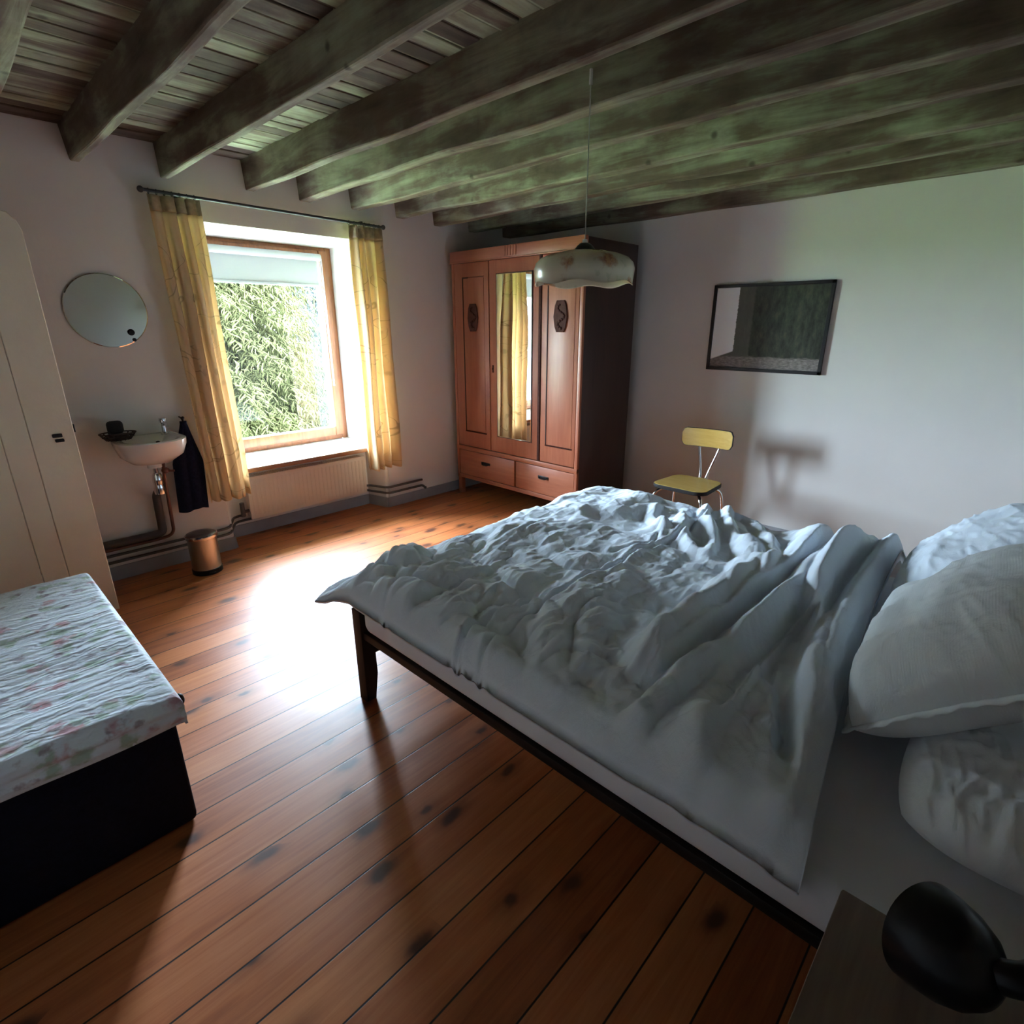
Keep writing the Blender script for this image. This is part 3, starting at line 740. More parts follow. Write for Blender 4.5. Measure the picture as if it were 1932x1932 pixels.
bm = BM(); add_box(bm, (WF - .006, Y0, .425), (WF + .025, Y1, .462), .004); add_box(bm, (WF, Y0, .155), (WF + .025, Y1, .19), .003); obj('rail', bm, WARDH, wd)
def wdoor(y0, y1, name):
    d_b = BM(); add_box(d_b, (WF, y0, .468), (WF + .022, y1, 1.982), .004); return obj(name, d_b, WARD, wd)
dl = wdoor(3.405, Y1 - .033, 'side_door'); dm = wdoor(2.868, 3.397, 'mirror_door'); d_r = wdoor(Y0 + .033, 2.838, 'side_door')
bm = BM(); add_box(bm, (WF - .008, 2.840, .468), (WF + .02, 2.8655, 1.982), .006); obj('centre_moulding', bm, WARDD, wd)
# inner panel mouldings and plaques of the two side doors
def panel(door, a, b):
    g = BM()
    for (p, q) in (((b - .010, .605), (b, 1.875)), ((b - .07, 1.866), (b, 1.876)), ((a, 1.872), (b - .07, 1.875))): add_box(g, (WF - .004, p[0], p[1]), (WF + .004, q[0], q[1]), .0015, 1)
    obj('panel_groove', g, WGROOVE, door)
    g = BM(); add_box(g, (WF - .003, a + .002, .615), (WF + .004, b - .014, 1.865), .002); obj('panel', g, WARD, door)
    g = BM(); k = a
    while k < b: add_ball(g, (WF - .001, k, .604), .0065, seg=8); k += .0135
    obj('bead_trim', g, WARDD, door)
    c = (a + b) / 2; g = BM()
    add_prism(g, [(c - .035, 1.454), (c + .035, 1.454), (c + .052, 1.49), (c + .064, 1.56), (c + .052, 1.635), (c + .035, 1.67), (c - .035, 1.67), (c - .052, 1.635), (c - .064, 1.56), (c - .052, 1.49)], 'X', WF - .014, WF - .004, .003, 1)
    for k in range(14):
        t = k / 13; add_ball(g, (WF - .016, c + .03 * math.sin(t * 9) - .01, 1.48 + .16 * t), .011 * (1 - .35 * t), .7, seg=8)
    obj('carved_plaque', g, WARDD, door)
panel(d_r, 2.523, 2.784); panel(dl, 3.455, 3.716)
bm = BM(); add_box(bm, (WF - .004, 2.925, .60), (WF + .004, 3.315, 1.885)); obj('mirror_rebate', bm, WGROOVE, dm)
bm = BM(); add_box(bm, (WF - .008, 2.932, .607), (WF - .003, 3.308, 1.878), .003, 1); obj('mirror_glass', bm, MIRR, dm)
bm = BM(); add_box(bm, (WF - .004, 3.352, 1.13), (WF + .002, 3.368, 1.19), .002); add_ball(bm, (WF - .006, 3.36, 1.16), .007); obj('keyhole_plate', bm, WARDD, dm)
for y0, y1 in ((Y0 + .025, 3.10), (3.118, Y1 - .04)):
    bm = BM(); add_box(bm, (WF - .003, y0, .195), (WF + .022, y1, .42), .004); dw = obj('drawer', bm, WARDH, wd)
    bm = BM(); yc = (y0 + y1) / 2
    add_box(bm, (WF - .008, yc - .055, .325), (WF - .002, yc + .055, .348), .003); add_tube(bm, smooth_path([(WF - .006, yc - .042, .338), (WF - .022, yc - .03, .328), (WF - .022, yc + .03, .328), (WF - .006, yc + .042, .338)]), .004, 8)
    obj('drawer_handle', bm, BLACKM, dw)
for xx in (WF + .004, WB - .05):
    for yy in (Y0 + .002, Y1 - .048):
        bm = BM(); add_prism(bm, [(yy, 0.0), (yy + .046, 0.0), (yy + .046, .17), (yy, .17)], 'X', xx, xx + .046, .004, 1); obj('leg', bm, WARD, wd)

# ------------------------------------------------------------------ picture on the right wall
pc = thing('framed_picture', 'black framed landscape photograph on the right wall', 'picture', (WX - .01, 1.50, 1.485))
A0, A1, B0, B1 = 1.108, 1.895, 1.188, 1.771
bm = BM(); t = .021
for lo, hi in (((A0, B0), (A0 + t, B1)), ((A1 - t, B0), (A1, B1)), ((A0, B0), (A1, B0 + t)), ((A0, B1 - t), (A1, B1))):
    add_box(bm, (WX - .024, lo[0], lo[1]), (WX - .001, hi[0], hi[1]), .002, 1)
obj('frame', bm, PICB, pc)
def m_print():
    g = NT('landscape_print'); v = g.coord(kind='Generated'); x, y, z = g.sep(v)
    y = g.math('SUBTRACT', 1.0, y)     # 0 at the window side
    nv = g.noise(g.coord((1, 2, 6), kind='Generated'), 6, 5)
    yw = g.math('ADD', y, g.math('MULTIPLY', g.math('SUBTRACT', nv, .5), .02))
    c = g.ramp(g.noise(g.coord((1, 9, 3), kind='Generated'), 2.2, 6, .65), [(.3, (.022, .024, .018)), (.55, (.055, .060, .045)), (.75, (.105, .10, .062))])
    c = g.mix(g.step(yw, .36, .38), g.mix(.5, c, (.16, .16, .13, 1)), c)
    gnd = g.ramp(g.noise(g.coord((1, 14, 30), kind='Generated'), 2.0, 5), [(.3, (.13, .11, .10)), (.7, (.33, .29, .27))])
    c = g.mix(g.math('SUBTRACT', 1.0, g.step(g.math('ADD', z, g.math('MULTIPLY', nv, .06)), .17, .20)), c, gnd)
    sky = g.ramp(z, [(0, (.95, .95, .98)), (1, (.88, .93, .96))])
    lit = g.math('MULTIPLY', g.math('SUBTRACT', 1.0, g.step(yw, .222, .228)), g.step(g.math('SUBTRACT', z, g.math('MULTIPLY', y, .5)), .10, .115))
    c = g.mix(lit, c, sky)
    b = g.bsdf(c, .5, spec=.2); return g.m
bm = BM(); add_box(bm, (WX - .010, A0 + .012, B0 + .012), (WX - .006, A1 - .012, B1 - .012)); obj('print', bm, m_print(), pc)

# ------------------------------------------------------------------ chair
ch = thing('kitchen_chair', 'yellow laminate kitchen chair with chrome tubes against the right wall', 'chair', (3.56, 1.68, 0))
def rrect(cx, cy, hx, hy, r, n=6, taper=0.0):
    out = []
    for (sx, sy, a0) in ((1, 1, 0), (-1, 1, 90), (-1, -1, 180), (1, -1, 270)):
        for k in range(n + 1):
            a = math.radians(a0 + 90 * k / n)
            X = sx * (hx - r) + r * math.cos(a); Yv = sy * (hy - r) + r * math.sin(a)
            out.append((cx + X, cy + Yv * (1 - taper * X / hx)))
    return out
bm = BM(); add_prism(bm, rrect(3.55, 1.685, .185, .19, .07, 8, .06), 'Z', .425, .450, .004); obj('seat_edge', bm, CHAIRE, ch)
bm = BM(); add_prism(bm, rrect(3.55, 1.685, .180, .185, .067, 8, .06), 'Z', .449, .4525, .001, 1); obj('seat', bm, CHAIRY, ch)
def back_plate(inset, xo, th):
    b = BM(); pts = rrect(0, .738, .188 - inset, .066 - inset, .032 - inset * .5, 6); N = len(pts)
    ny = 24
    def cx(yv): return 3.775 + xo - .75 * yv * yv
    # strip grid for a curved rounded plate
    rows = []
    for j in range(ny + 1):
        yv = (-1 + 2 * j / ny) * (.188 - inset)
        e = max(0, abs(yv) - (.188 - inset - .032)); hz = (.066 - inset) - (.032 - math.sqrt(max(0, .032 ** 2 - e * e)))
        rows.append([(cx(yv) - 0, 1.68 + yv, .738 - hz - .02 * (yv) ), (cx(yv), 1.68 + yv, .738 + hz - .02 * yv), (cx(yv) + th, 1.68 + yv, .738 + hz - .02 * yv), (cx(yv) + th, 1.68 + yv, .738 - hz - .02 * yv)])
    R = [[b.verts.new(p) for p in r] for r in rows]
    for A, B in zip(R, R[1:]):
        for k in range(4): b.faces.new((A[k], A[(k + 1) % 4], B[(k + 1) % 4], B[k]))
    b.faces.new(R[0]); b.faces.new(R[-1][::-1]); return b
bk = obj('backrest_edge', back_plate(0, 0, .015), CHAIRE, ch); obj('backrest', back_plate(.003, -.0015, .003), CHAIRY, ch)
for s, yb, yt in ((1, 1.70, 1.745), (-1, 1.662, 1.60)):
    bm = BM(); add_tube(bm, smooth_path([(3.60, yb, .418), (3.70, yb, .417), (3.752, yb, .43), (3.776, yb + (yt - yb) * .25, .50), (3.795, yt, .66), (3.80, yt + (yt - yb) * .2, .74)]), .0105, 12); obj('back_post', bm, CHROME, ch)
for sx in (-1, 1):
    for sy in (-1, 1):
        bm = BM(); add_tube(bm, smooth_path([(3.55 + sx * .05, 1.685 + sy * .08, .415), (3.55 + sx * .10, 1.685 + sy * .125, .412), (3.55 + sx * .15, 1.685 + sy * .165, .385), (3.55 + sx * .165, 1.685 + sy * .185, .30), (3.55 + sx * .20, 1.685 + sy * .20, .012)]), .0105, 12); lg = obj('leg', bm, CHROME, ch)
        bm = BM(); add_tube(bm, [(3.55 + sx * .20, 1.685 + sy * .20, .03), (3.55 + sx * .2005, 1.685 + sy * .2, .0)], .014, 12); obj('foot_cap', bm, CHAIRE, lg)

# ------------------------------------------------------------------ pendant lamp
LX, LY = 2.022, 1.52
pd = thing('pendant_lamp', 'cream glass pendant lamp with floral print hanging from a beam', 'pendant lamp', (LX, LY, 2.40))
bm = BM(); add_tube(bm, [(LX, LY, 1.825), (LX, LY, 2.40)], .0025, 8)
obj('cord', bm, plain('pale_lamp_cord', (.40, .40, .37), .7, spec=.2), pd)
bm = BM(); add_tube(bm, [(LX, LY, 2.37), (LX, LY, 2.42)], .007, 8); add_tube(bm, smooth_path([(LX, LY, 2.405), (LX + .012, LY, 2.42), (LX + .026, LY, 2.41)]), .003, 6); obj('ceiling_hook', bm, KNOBW, pd)
bm = BM(); add_lathe(bm, [(0, 1.838), (.010, 1.836), (.012, 1.82), (.0, 1.82)], (LX, LY, 0), seg=16); obj('cord_grip', bm, KNOBW, pd)
bm = BM(); add_lathe(bm, [(0, 1.824), (.020, 1.822), (.032, 1.812), (.045, 1.796), (.050, 1.778), (.0, 1.776)], (LX, LY, 0), seg=24); obj('shade_holder', bm, BLACKM, pd)
def m_shade():
    g = NT('cream_floral_glass'); v = g.coord()
    c = (.62, .57, .44, 1)
    nz = g.noise(v, 26, 4, .6, out='Color'); ad = g.n('ShaderNodeVectorMath', operation='ADD'); sc_ = g.n('ShaderNodeVectorMath', operation='SCALE')
    g.l(nz, sc_.inputs[0]); sc_.inputs[3].default_value = .07; g.l(v, ad.inputs[0]); g.l(sc_.outputs[0], ad.inputs[1])
    d = g.voro(ad.outputs[0], 7.5); r = g.sep(g.voro(ad.outputs[0], 7.5, 'F1', 'Color'))[1]
    m1 = g.math('MULTIPLY', g.math('SUBTRACT', 1.0, g.step(d, .22, .42)), g.step(r, .25, .3))
    c = g.mix(g.math('MULTIPLY', m1, .9), c, g.ramp(g.noise(v, 60, 2), [(.4, (.30, .10, .06)), (.6, (.50, .27, .12))]))
    d2 = g.voro(ad.outputs[0], 16)
    c = g.mix(g.math('MULTIPLY', g.math('SUBTRACT', 1.0, g.step(d2, .1, .25)), .25), c, (.2, .24, .10, 1))
    g.bsdf(c, .25, coat=.4); return g.m
bm = BM()
wob = lambda t, i: (.007 * math.cos(6 * t) if i in (8, 9, 10) else 0)
add_lathe(bm, [(.040, 1.790), (.095, 1.789), (.108, 1.785), (.145, 1.778), (.182, 1.764), (.202, 1.745), (.210, 1.722), (.207, 1.700), (.203, 1.672), (.206, 1.664), (.200, 1.666), (.203, 1.70), (.206, 1.722), (.198, 1.742), (.178, 1.760), (.095, 1.784), (.040, 1.785)], (LX, LY, 0), seg=72, wob=wob)
obj('lamp_shade', bm, m_shade(), pd)
bm = BM(); add_tube(bm, [(LX, LY, 1.78), (LX, LY, 1.74)], .018, 16); sk_ = obj('lamp_socket', bm, BLACKM, pd)
bm = BM(); add_lathe(bm, [(0, 1.69), (.018, 1.694), (.027, 1.71), (.022, 1.73), (.013, 1.745), (0, 1.745)], (LX, LY, 0), seg=20); obj('bulb', bm, KNOBW, pd)

# ------------------------------------------------------------------ bed
BX0, BX1, BY1, BY0 = .985, 2.735, 1.835, -.42
bd = thing('bed_frame', 'dark wooden double bed frame standing on the floorboards', 'bed', (1.86, .8, 0))
for xx in (BX0 - .01, BX1 - .05):
    for yy in (BY1 - .06, BY0):
        bm = BM(); h = .425
        add_prism(bm, [(xx, 0), (xx + .045, 0), (xx + .06, .12), (xx + .06, h), (xx, h)] if xx < 2 else [(xx + .015, 0), (xx + .06, 0), (xx + .06, h), (xx, h), (xx, .12)], 'Y', yy, yy + .06, .006); obj('leg', bm, BEDFR, bd)
for xx in (BX0, BX1 - .028):
    bm = BM(); add_box(bm, (xx, BY0 + .05, .297), (xx + .028, BY1 - .05, .332), .005); obj('side_rail', bm, BEDFR, bd)
bm = BM(); add_box(bm, (BX0 + .04, BY1 - .05, .31), (BX1 - .04, BY1 - .022, .36), .005); obj('foot_rail', bm, BEDFR, bd)
bm = BM(); add_box(bm, (BX0 + .04, BY1 - .045, .205), (BX1 - .04, BY1 - .022, .228), .004); obj('stretcher', bm, BEDFR, bd)
bm = BM(); add_box(bm, (BX0 + .03, BY0 - .02, .28), (BX1 - .03, BY0 + .01, .80), .01); obj('headboard', bm, BEDFR, bd)
bm = BM()
for k in range(13): add_box(bm, (BX0 + .025, BY0 + .08 + k * .165, .315), (BX1 - .025, BY0 + .15 + k * .165, .333), .003, 1)
obj('slats', bm, BEDFR, bd)
MT = .465
bm = BM(); add_box(bm, (BX0 - .004, BY0 + .015, .334), (BX1 + .004, BY1 - .062, MT), .04, 4); tag(obj('mattress', bm, SHEET, loc=(1.86, .8, .334)), 'mattress in a white fitted sheet under the duvet', 'mattress')

# duvet ---------------------------------------------------------------
def polyline_dist(P, pts):
    """signed distance of points P (n,2) to a polyline, and position along it 0..1"""
    best = np.full(len(P), 9.0); sgn = np.zeros(len(P)); pos = np.zeros(len(P)); 
    seg = [np.linalg.norm(pts[i + 1] - pts[i]) for i in range(len(pts) - 1)]; tot = sum(seg); acc = 0
    for i in range(len(pts) - 1):
        a, b = pts[i], pts[i + 1]; d = b - a; L2 = d @ d + 1e-12
        t = np.clip(((P - a) @ d) / L2, 0, 1); q = P - (a + t[:, None] * d); dist = np.sqrt((q ** 2).sum(1))
        m = dist < best
        best[m] = dist[m]; sgn[m] = np.sign(d[0] * q[m, 1] - d[1] * q[m, 0]); pos[m] = (acc + t[m] * seg[i]) / tot
        acc += seg[i]
    return best * np.where(sgn == 0, 1, sgn), pos
def Q(pts, s=2.356, o=(1160, 880), z=.58):
    """crop pixels -> bed-plane points, smoothed"""
    w = [Vector((*px(o[0] + p[0] / s, o[1] + p[1] / s, z), 0)) for p in pts]
    return np.array([(p.x, p.y) for p in smooth_path(w, 5)])

def duvet():
    nu, nv = 330, 400
    # outline of the duvet seen from above: near hem, far hem, by position along the bed (0 foot .. 1 head)
    tt = np.array([0, .05, .15, .3, .5, .7, .85, 1.0])
    near = np.array([[.955, 2.07], [.975, 1.97], [.962, 1.77], [.958, 1.45], [.958, 1.05], [.957, .68], [.955, .40], [.95, .135]])
    far = np.array([[2.80, 2.05], [2.83, 1.96], [2.85, 1.77], [2.85, 1.45], [2.85, 1.05], [2.85, .75], [2.86, .50], [2.86, .31]])
    v = np.linspace(0, 1, nv)
    N = np.stack([np.interp(v, tt, near[:, i]) for i in (0, 1)], -1); F = np.stack([np.interp(v, tt, far[:, i]) for i in (0, 1)], -1)
    u = np.linspace(0, 1, nu); us = u
    P = N[None] * (1 - us)[:, None, None] + F[None] * us[:, None, None]
    U, Vv = np.meshgrid(us, v, indexing='ij')
    X, Y = P[..., 0].copy(), P[..., 1].copy()
    Y += np.where(Vv < .3, -.035 * np.sin(np.pi * U) * (1 - Vv / .3), 0)          # foot edge sags in a shallow arc
    Y += .035 * np.sin(np.pi * U) * Vv ** 5
    flat = np.stack([X, Y], -1).reshape(-1, 2)
    # base body
    def edge(d, w): 
        t = np.clip(d / w, 0, 1); return np.sqrt(1 - (1 - t) ** 2)
    dn = U * 1.9; df = (1 - U) * 1.9; dfoot = Vv * 1.75; dh = (1 - Vv) * 1.75
    e = edge(dn, .11) * edge(df, .16) * edge(dfoot, .24) * (.72 + .28 * edge(dh, .14))
    loft_ = .100 * e * (.9 + .25 * vnoise(np.stack([X * 2.2, Y * 2.2], -1), 3))
    top = MT + .012 + loft_
    # beyond the mattress the cover droops
    dx = np.maximum(0, (BX0 + .03) - X); dy = np.maximum(0, Y - (BY1 - .07)); dxf = np.maximum(0, X - (BX1 - .03))
    droop = np.minimum(.03, dx * .45) + np.minimum(.055, np.maximum(0, dy - .06) * .30) + np.minimum(.12, dxf * 1.0)
    Z = top - droop
    # soft billows and quilted rows
    fade = np.clip(np.minimum(np.minimum(dn, df), np.minimum(dfoot, dh + .05)) / .12, 0, 1)
    def ridged(sx, sy, ang, seed, p=1.6):
        c, s = math.cos(ang), math.sin(ang); a = np.stack([(c * X + s * Y) * sx, (-s * X + c * Y) * sy], -1)
        wv = vnoise(np.stack([X * 3, Y * 3], -1), seed + 50) * .9
        n_ = vnoise(a + wv[..., None], seed) * .65 + vnoise(a * 2.1 + 9 + wv[..., None], seed + 1) * .35
        return (1 - np.abs(2 * n_ - 1)) ** p
    fz = np.clip((Y - .25) / .5, 0, 1)             # less crumple by the big head folds
    Z += fade * (.030 * (vnoise(np.stack([X * 3.3 + .2, Y * 4.0 + .7], -1), 11) - .5) + .050 * (vnoise(np.stack([X * 5.2 + .3 * Y, Y * 6.0], -1), 17) - .5) + .016 * (vnoise(np.stack([X * 11, Y * 10], -1), 19) - .5)) * (.35 + .65 * fz)
    near_ = 1.45 - 1.05 * np.clip((X - 1.15) / 1.0, 0, 1)      # smoother towards the wall side
    fz = fz * near_
    Z -= fade * (.35 + .65 * np.clip(fz, 0, 1.4)) * np.clip(near_, .5, 1.4) * (.034 * (ridged(3.1, 4.3, .35, 91, 3.2) - .2) + .012 * (ridged(5.5, 8.5, -.3, 95, 3.4) - .2) + .004 * near_ * (ridged(13, 17, .5, 99, 3.4) - .2))
    Z += fade * fz * (.011 * (ridged(2.2, 7, .25, 21, 2.0) - .35) + .0065 * (ridged(4, 17, .1, 31, 3.0) - .25) + .0045 * (ridged(7, 20, -.35, 41, 3.0) - .25))
    Z += fade * .0035 * (ridged(20, 6, -.5, 47, 3.0) - .25)
    band = np.exp(-((Y - .98 - .10 * (X - 1.8)) / .24) ** 2) * np.clip((X - 1.55) / .45, 0, 1)
    Z += fade * band * (.036 * (ridged(6.5, 2.4, .15, 61, 1.8) - .4) + .012 * (ridged(14, 5, -.2, 71, 2.2) - .3))
    foot = np.exp(-((dfoot - .22) / .22) ** 2)
    Z += fade * foot * .010 * (ridged(9, 3, -.25, 81, 2.4) - .3)
    H = Z.reshape(-1); fl = fade.reshape(-1)
    def ridge(pts, h, wl, wr, sharp=1.4, z=.58, **kw):
        """fold along a line; wl / wr = widths left and right of its direction"""
        nonlocal H
        d, pos = polyline_dist(flat, Q(pts, z=z, **kw))
        w = np.where(d > 0, wl, wr); t = np.clip(np.abs(d) / w, 0, 1)
        prof = (1 - t) ** sharp * (1 + sharp * t) if sharp > 1 else np.cos(t * math.pi / 2)
        H = H + 1.6 * h * prof * np.clip(np.sin(np.clip(pos, 0, 1) * math.pi) * 2.2, 0, 1) * np.clip(fl + .25, 0, 1)
    # big folds by the head end (traced on the bed surface)
    ridge([(960, 285), (850, 400), (730, 500), (560, 615), (400, 735), (230, 850), (60, 985), (-60, 1065)], .050, .035, .11)
    ridge([(890, 420), (760, 600), (640, 730), (470, 830), (330, 905), (200, 1010), (40, 1110), (-60, 1160)], .034, .05, .07)
    ridge([(1060, 350), (930, 500), (860, 600), (720, 740), (560, 920), (440, 1090), (330, 1270), (250, 1320), (100, 1280), (-20, 1200)], .045, .05, .10)
    ridge([(870, 600), (745, 735), (590, 905), (470, 1060), (410, 1160)], -.045, .025, .06)
    ridge([(1180, 330), (1010, 420), (910, 560), (860, 720), (800, 900), (770, 1060), (760, 1200)], .052, .06, .05)
    ridge([(880, 610), (850, 700), (800, 860), (765, 1010), (765, 1150), (770, 1330), (740, 1480)], -.040, .025, .04)
    ridge([(1270, 310), (1180, 430), (1080, 570), (980, 740), (905, 960), (880, 1120), (830, 1260), (800, 1400)], .055, .07, .05)
    ridge([(530, 250), (590, 330), (610, 420), (540, 530), (440, 620), (300, 720), (120, 850), (-60, 950)], .036, .05, .09)
    ridge([(600, 235), (680, 330), (690, 430), (620, 540)], .030, .04, .07)
    ridge([(-80, 1380), (80, 1395), (240, 1412), (400, 1420), (570, 1412)], .024, .035, .08)
    ridge([(790, 1240), (775, 1380), (745, 1490), (640, 1560), (480, 1590)], .026, .03, .07)
    ridge([(430, 830), (390, 900), (280, 985), (160, 1080), (60, 1180)], .018, .03, .05)
    ridge([(560, 900), (650, 960), (690, 1080), (720, 1200)], .014, .03, .05)
    ridge([(640, 1000), (560, 1090), (520, 1200)], .012, .03, .04)
    ridge([(420, 150), (400, 240), (440, 330), (400, 420)], .024, .03, .05)
    ridge([(500, 180), (500, 260), (540, 340)], .020, .03, .045)
    ridge([(330, 180), (300, 250), (320, 330), (390, 400)], .022, .03, .05)
    ridge([(200, 170), (170, 220), (240, 300)], .018, .03, .05)
    # stitched seams of the cover
    def seam(pts, dpt=.017, w=.008):
        nonlocal H
        d, pos = polyline_dist(flat, Q(pts, 1.0, (0, 0)))
        H = H - dpt * np.exp(-(d / w) ** 2) + dpt * .5 * np.exp(-((np.abs(d) - .02) / .014) ** 2)
    seam([(886, 1278), (893, 1240), (930, 1195), (1000, 1150), (1060, 1115), (1120, 1085), (1162, 1072), (1185, 1050), (1250, 1025), (1300, 1000), (1362, 955)])
    seam([(831, 1240), (870, 1190), (930, 1150), (1000, 1125), (1038, 1112)], .026, .014)
    seam([(712, 1160), (710, 1140), (730, 1110), (790, 1075), (830, 1062), (890, 1055)], .008)
    seam([(985, 1008), (1005, 998), (1042, 984)], .010)
    seam([(1155, 1040), (1220, 1028), (1240, 1010)], .010)
    Z = H.reshape(nu, nv)
    mind = MT + .004 - droop
    Z = np.maximum(Z, mind)
    # corner tip at the foot pokes out and down
    tip = np.exp(-((U) / .05) ** 2 - ((Vv) / .05) ** 2); X = X - .012 * tip; Y = Y + .015 * tip; Z = Z - .018 * tip
    tip = np.exp(-((1 - U) / .06) ** 2 - ((1 - Vv) / .05) ** 2); X = X + .02 * tip; Y = Y - .05 * tip; Z = Z + .03 * tip
    T = np.stack([X, Y, Z], -1)
    # underside follows a little below, closed at the rim
    th = .012 + .0 * Z
    Bz = np.minimum(Z - .010, np.maximum(MT + .002 - droop, Z - .10) + 0)
    rim = fade
    Bz = Z - .008 - (Z - .008 - Bz) * np.clip(rim, 0, 1)
    B_ = np.stack([X, Y, Bz], -1)
    me = bpy.data.meshes.new('duvet')
    idx = np.arange(nu * nv).reshape(nu, nv); off = nu * nv
    q = np.stack([idx[:-1, :-1], idx[1:, :-1], idx[1:, 1:], idx[:-1, 1:]], -1).reshape(-1, 4)
    ring = np.concatenate([idx[:, 0], idx[-1, 1:], idx[-2::-1, -1], idx[0, -2:0:-1]]); rn = np.roll(ring, -1)
    side = np.stack([ring, rn, rn + off, ring + off], -1)
    faces = np.concatenate([q, q[:, ::-1] + off, side])
    me.from_pydata(np.concatenate([T.reshape(-1, 3), B_.reshape(-1, 3)]).tolist(), [], faces.tolist())
    o = mesh_obj('duvet', me, LINEN, loc=(1.86, 1.0, MT))
    return tag(o, 'rumpled pale blue grey duvet spread over the bed', 'duvet')
duvet()

# pillows --------------------------------------------------------------
def pillow(name, label, A, ux, uy, th, m, seed, flange=.0, sag=.0, wr=.010, rc=.10, pe=2.6):
    """A: middle of the pillow; ux, uy: half-axis vectors; th: half thickness"""
    A = np.array(A, float); ux = np.array(ux, float); uy = np.array(uy, float); nz = np.cross(ux, uy); nz /= np.linalg.norm(nz)
    n = 90; s = np.linspace(-1, 1, n); S, T_ = np.meshgrid(s, s, indexing='ij')
    r = 1 - rc * np.abs(T_) ** 3; r2 = 1 - rc * np.abs(S) ** 3
    base = A + (S * r)[..., None] * ux + (T_ * r2)[..., None] * uy
    prof = np.clip((1 - np.abs(S) ** pe) * (1 - np.abs(T_) ** pe), 0, 1) ** .5
    corner = (np.abs(S) * np.abs(T_)) ** 3
    P2 = np.stack([S * 3 + seed, T_ * 3 + seed * 2], -1)
    lump = .9 + .2 * vnoise(P2, seed)
    ang = np.arctan2(T_, S); rr = np.sqrt(S ** 2 + T_ ** 2)
    crease = vnoise(np.stack([ang * 5, rr * 1.5], -1), seed + 5); crease = (1 - np.abs(2 * crease - 1)) ** 2.2 * np.clip(rr - .35, 0, 1)
    w2 = (1 - np.abs(2 * vnoise(np.stack([S * 6 + T_ * 2, T_ * 9 - S * 3], -1), seed + 9) - 1)) ** 2.2
    up = th * prof * lump + wr * prof * (crease * 2.0 + w2 * .8 - .6)
    dn = th * .85 * prof
    top = base + up[..., None] * nz; bot = base - dn[..., None] * nz
    bend = -sag * (T_ ** 2 + 0 * S); top = top + bend[..., None] * nz; bot = bot + bend[..., None] * nz
    idx = np.arange(n * n).reshape(n, n); off = n * n
    q = np.stack([idx[:-1, :-1], idx[1:, :-1], idx[1:, 1:], idx[:-1, 1:]], -1).reshape(-1, 4)
    me = bpy.data.meshes.new(name)
    vs = np.concatenate([top.reshape(-1, 3), bot.reshape(-1, 3)])
    me.from_pydata(vs.tolist(), [], np.concatenate([q, q[:, ::-1] + off]).tolist())
    bm_ = BM(); bm_.from_mesh(me); bmesh.ops.remove_doubles(bm_, verts=bm_.verts, dist=.0004); bmesh.ops.recalc_face_normals(bm_, faces=bm_.faces); bm_.to_mesh(me); bm_.free()
    o = mesh_obj(name, me, m, loc=tuple(A))
    tag(o, label, 'pillow', 'pillows at the head of the bed')
    if flange:
        ring = np.concatenate([np.stack([s, -np.ones(n)], -1), np.stack([np.ones(n), s], -1)[1:], np.stack([s[::-1], np.ones(n)], -1)[1:], np.stack([-np.ones(n), s[::-1]], -1)[1:]])
        rs = np.random.RandomState(seed); out = []
        for k, (a, b) in enumerate(ring):
            ra = 1 - rc * abs(b) ** 3; rb = 1 - rc * abs(a) ** 3
            wv = .003 * math.sin(k * .33) + .002 * math.sin(k * .9 + 1)
            inn = A + a * ra * ux * .985 + b * rb * uy * .985 - sag * b * b * nz
            fo = 1 + flange / max(np.linalg.norm(ux), .1)
            ou = A + a * ra * ux * fo + b * rb * uy * fo + nz * (wv - sag * b * b)
            out.append((inn, ou))
        V = np.array([[i, (i + o_) / 2, o_] for i, o_ in out])
        f = mesh_obj('pillow_flange', grid_mesh('pillow_flange', V), m, o); f.modifiers.new('thick', 'SOLIDIFY').thickness = .004
    return o
pillow('pillow', 'plain white pillow lying flat nearest the black lamp', (1.49, -.165, .548), (.345, .0, .0), (.0, .222, -.012), .09, COTTON, 3, 0, 0, .016, .14, 3.0)
pillow('pillow', 'large ribbed grey white pillow propped in the middle of the bed head', (1.705, -.02, .765), (.365, .015, .0), (.0, .225, -.19), .135, LINENR, 8, .022, .02, .006, .06, 4.0)
pillow('pillow', 'far pale pillow propped beside the right wall', (2.42, .02, .735), (.335, .01, .0), (.0, .235, -.19), .125, LINEN, 14, .0, .02, .010, .10, 3.0)

# ------------------------------------------------------------------ nightstand and lamp
ns = thing('nightstand', 'small wooden nightstand beside the bed in the front corner', 'nightstand', (.64, -.17, 0))
bm = BM(); add_box(bm, (.40, -.40, .58), (.872, .066, .602), .004); obj('tabletop', bm, NSTAND, ns)
bm = BM(); add_box(bm, (.42, -.38, .14), (.85, .046, .58), .003); obj('cabinet', bm, NSTAND, ns)
bm = BM(); add_box(bm, (.43, .046, .40), (.84, .056, .57), .003); dw = obj('drawer', bm, NSTAND, ns)
bm = BM(); add_tube(bm, [(.635, .05, .485), (.635, .072, .485)], .006, 10); add_ball(bm, (.635, .082, .485), .014); obj('knob', bm, KNOBW, dw)
for xx in (.425, .81):
    for yy in (-.375, .005):
        bm = BM(); add_box(bm, (xx, yy, 0), (xx + .036, yy + .036, .15), .004); obj('leg', bm, NSTAND, ns)
dl_ = thing('desk_lamp', 'glossy black desk lamp with domed shade on the nightstand', 'lamp', (.74, -.22, .602))
ax = Vector((.50, .766, -.304)).normalized()
cxy = px(1775, 1785, .70); c0 = Vector((cxy[0], cxy[1], .70))
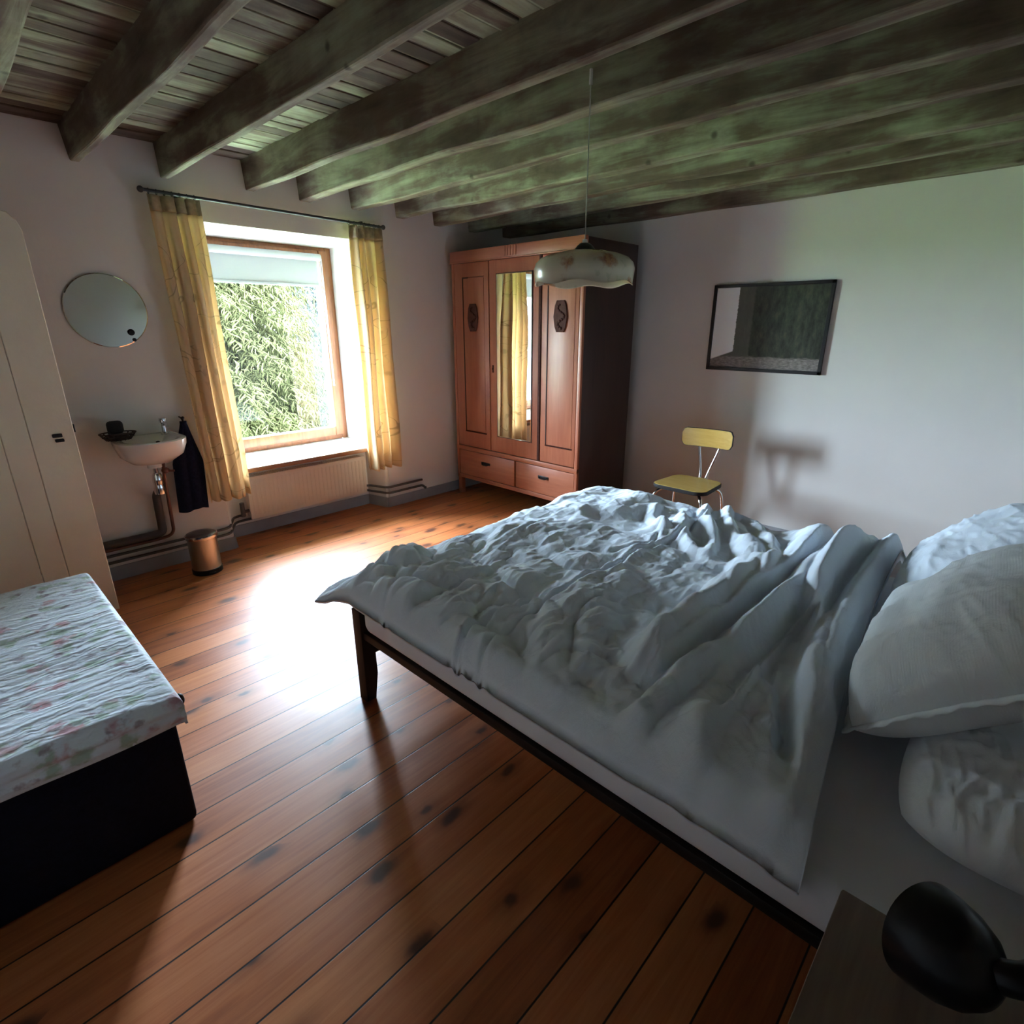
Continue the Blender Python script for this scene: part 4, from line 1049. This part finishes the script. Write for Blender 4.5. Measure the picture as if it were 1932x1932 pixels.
bm = BM(); add_lathe(bm, [(k_ * .84, h_ * .9) for k_, h_ in [(0, -.078), (.022, -.076), (.045, -.066), (.064, -.046), (.076, -.02), (.082, .01), (.083, .03), (.080, .031), (.078, .008), (.070, -.018), (.05, -.046), (0, -.068)]], c0, tuple(ax), 40); shd = obj('lamp_shade', bm, LAMPB, dl_)
b0 = c0 - ax * .062 + Vector((.012, -.006, .008))
bm = BM(); add_tube(bm, smooth_path([b0, b0 - ax * .025 + Vector((.018, -.004, .004)), b0 + Vector((.05, -.06, .010)), b0 + Vector((.065, -.12, .0)), Vector((.80, -.27, .66)), Vector((.76, -.27, .615))]), [.020] * 12 + [.012] * 29, 14); obj('lamp_arm', bm, LAMPB, dl_)
bm = BM(); add_lathe(bm, [(0, 0), (.075, 0), (.078, .008), (.07, .018), (.02, .024), (0, .024)], (.76, -.27, .602), seg=36); obj('lamp_base', bm, LAMPB, dl_)

# ------------------------------------------------------------------ low bench with quilt
bn_ = thing('storage_bench', 'low dark navy bench by the open door under the quilt', 'bench', (-.06, 2.22, 0))
bm = BM(); add_box(bm, (-.42, 1.665, .0), (.285, 2.79, .455), .02, 3); obj('bench_body', bm, NAVY, bn_)
bm = BM(); add_ball(bm, (.309, 1.68, .437), .015, .8, 1.1, 1.3); add_tube(bm, [(.27, 1.68, .43), (.309, 1.68, .435)], .008, 8); obj('corner_knob', bm, BLACKM, bn_)
def quilt():
    x0, x1, y0, y1 = -.44, .274, 1.632, 2.815; zt = .495; r = .028
    # cross-section rolled over each edge: distance past the edge -> offset
    nu, nv = 150, 230
    drop = .085
    a = np.linspace(-.05, (x1 - x0) + .043, nu); b = np.linspace(-drop - .02, (y1 - y0) + .043, nv)
    def roll(t, L):
        """t along cloth -> (position 0..L, drop)"""
        pos = np.clip(t, 0, L).astype(float); dz = np.zeros_like(pos)
        for side in (0, 1):
            o = (-t if side == 0 else t - L)
            ang = np.clip(o / r, 0, math.pi / 2); m = o > 0
            p = r * np.sin(ang); d = r * (1 - np.cos(ang)) + np.maximum(0, o - r * math.pi / 2)
            pos = np.where(m, (-p if side == 0 else L + p), pos); dz = np.where(m, d, dz)
        return pos, dz
    ax_, da = roll(a, x1 - x0); by_, db = roll(b, y1 - y0)
    X = np.broadcast_to((x0 + ax_)[:, None], (nu, nv)).copy(); Y = np.broadcast_to((y0 + by_)[None], (nu, nv)).copy()
    Z = zt - np.maximum(da[:, None], db[None]) - .25 * np.minimum(da[:, None], db[None])
    st = np.sin(Y * 150 + 3 * vnoise(np.stack([X * 9, Y * 9], -1), 4)) * .0010
    wr = (vnoise(np.stack([X * 7, Y * 22], -1), 9) - .5) * .006 + (vnoise(np.stack([X * 3, Y * 3], -1), 13) - .5) * .014
    Z += np.where((da[:, None] + db[None]) < .002, st + wr, 0)
    Yo = np.where(db[None] > .02, .004 * np.sin(Z * 180) + .006 * np.sin(X * 11), 0); Y -= Yo * (np.arange(nv)[None] < nv // 2)
    V = np.stack([X, Y, Z], -1)
    o = mesh_obj('quilt', grid_mesh('quilt', V), QUILT, loc=(-.06, 2.22, .44))
    md = o.modifiers.new('thick', 'SOLIDIFY'); md.thickness = .022; md.offset = -1
    return tag(o, 'white floral quilted cover spread over the low bench', 'quilt')
quilt()
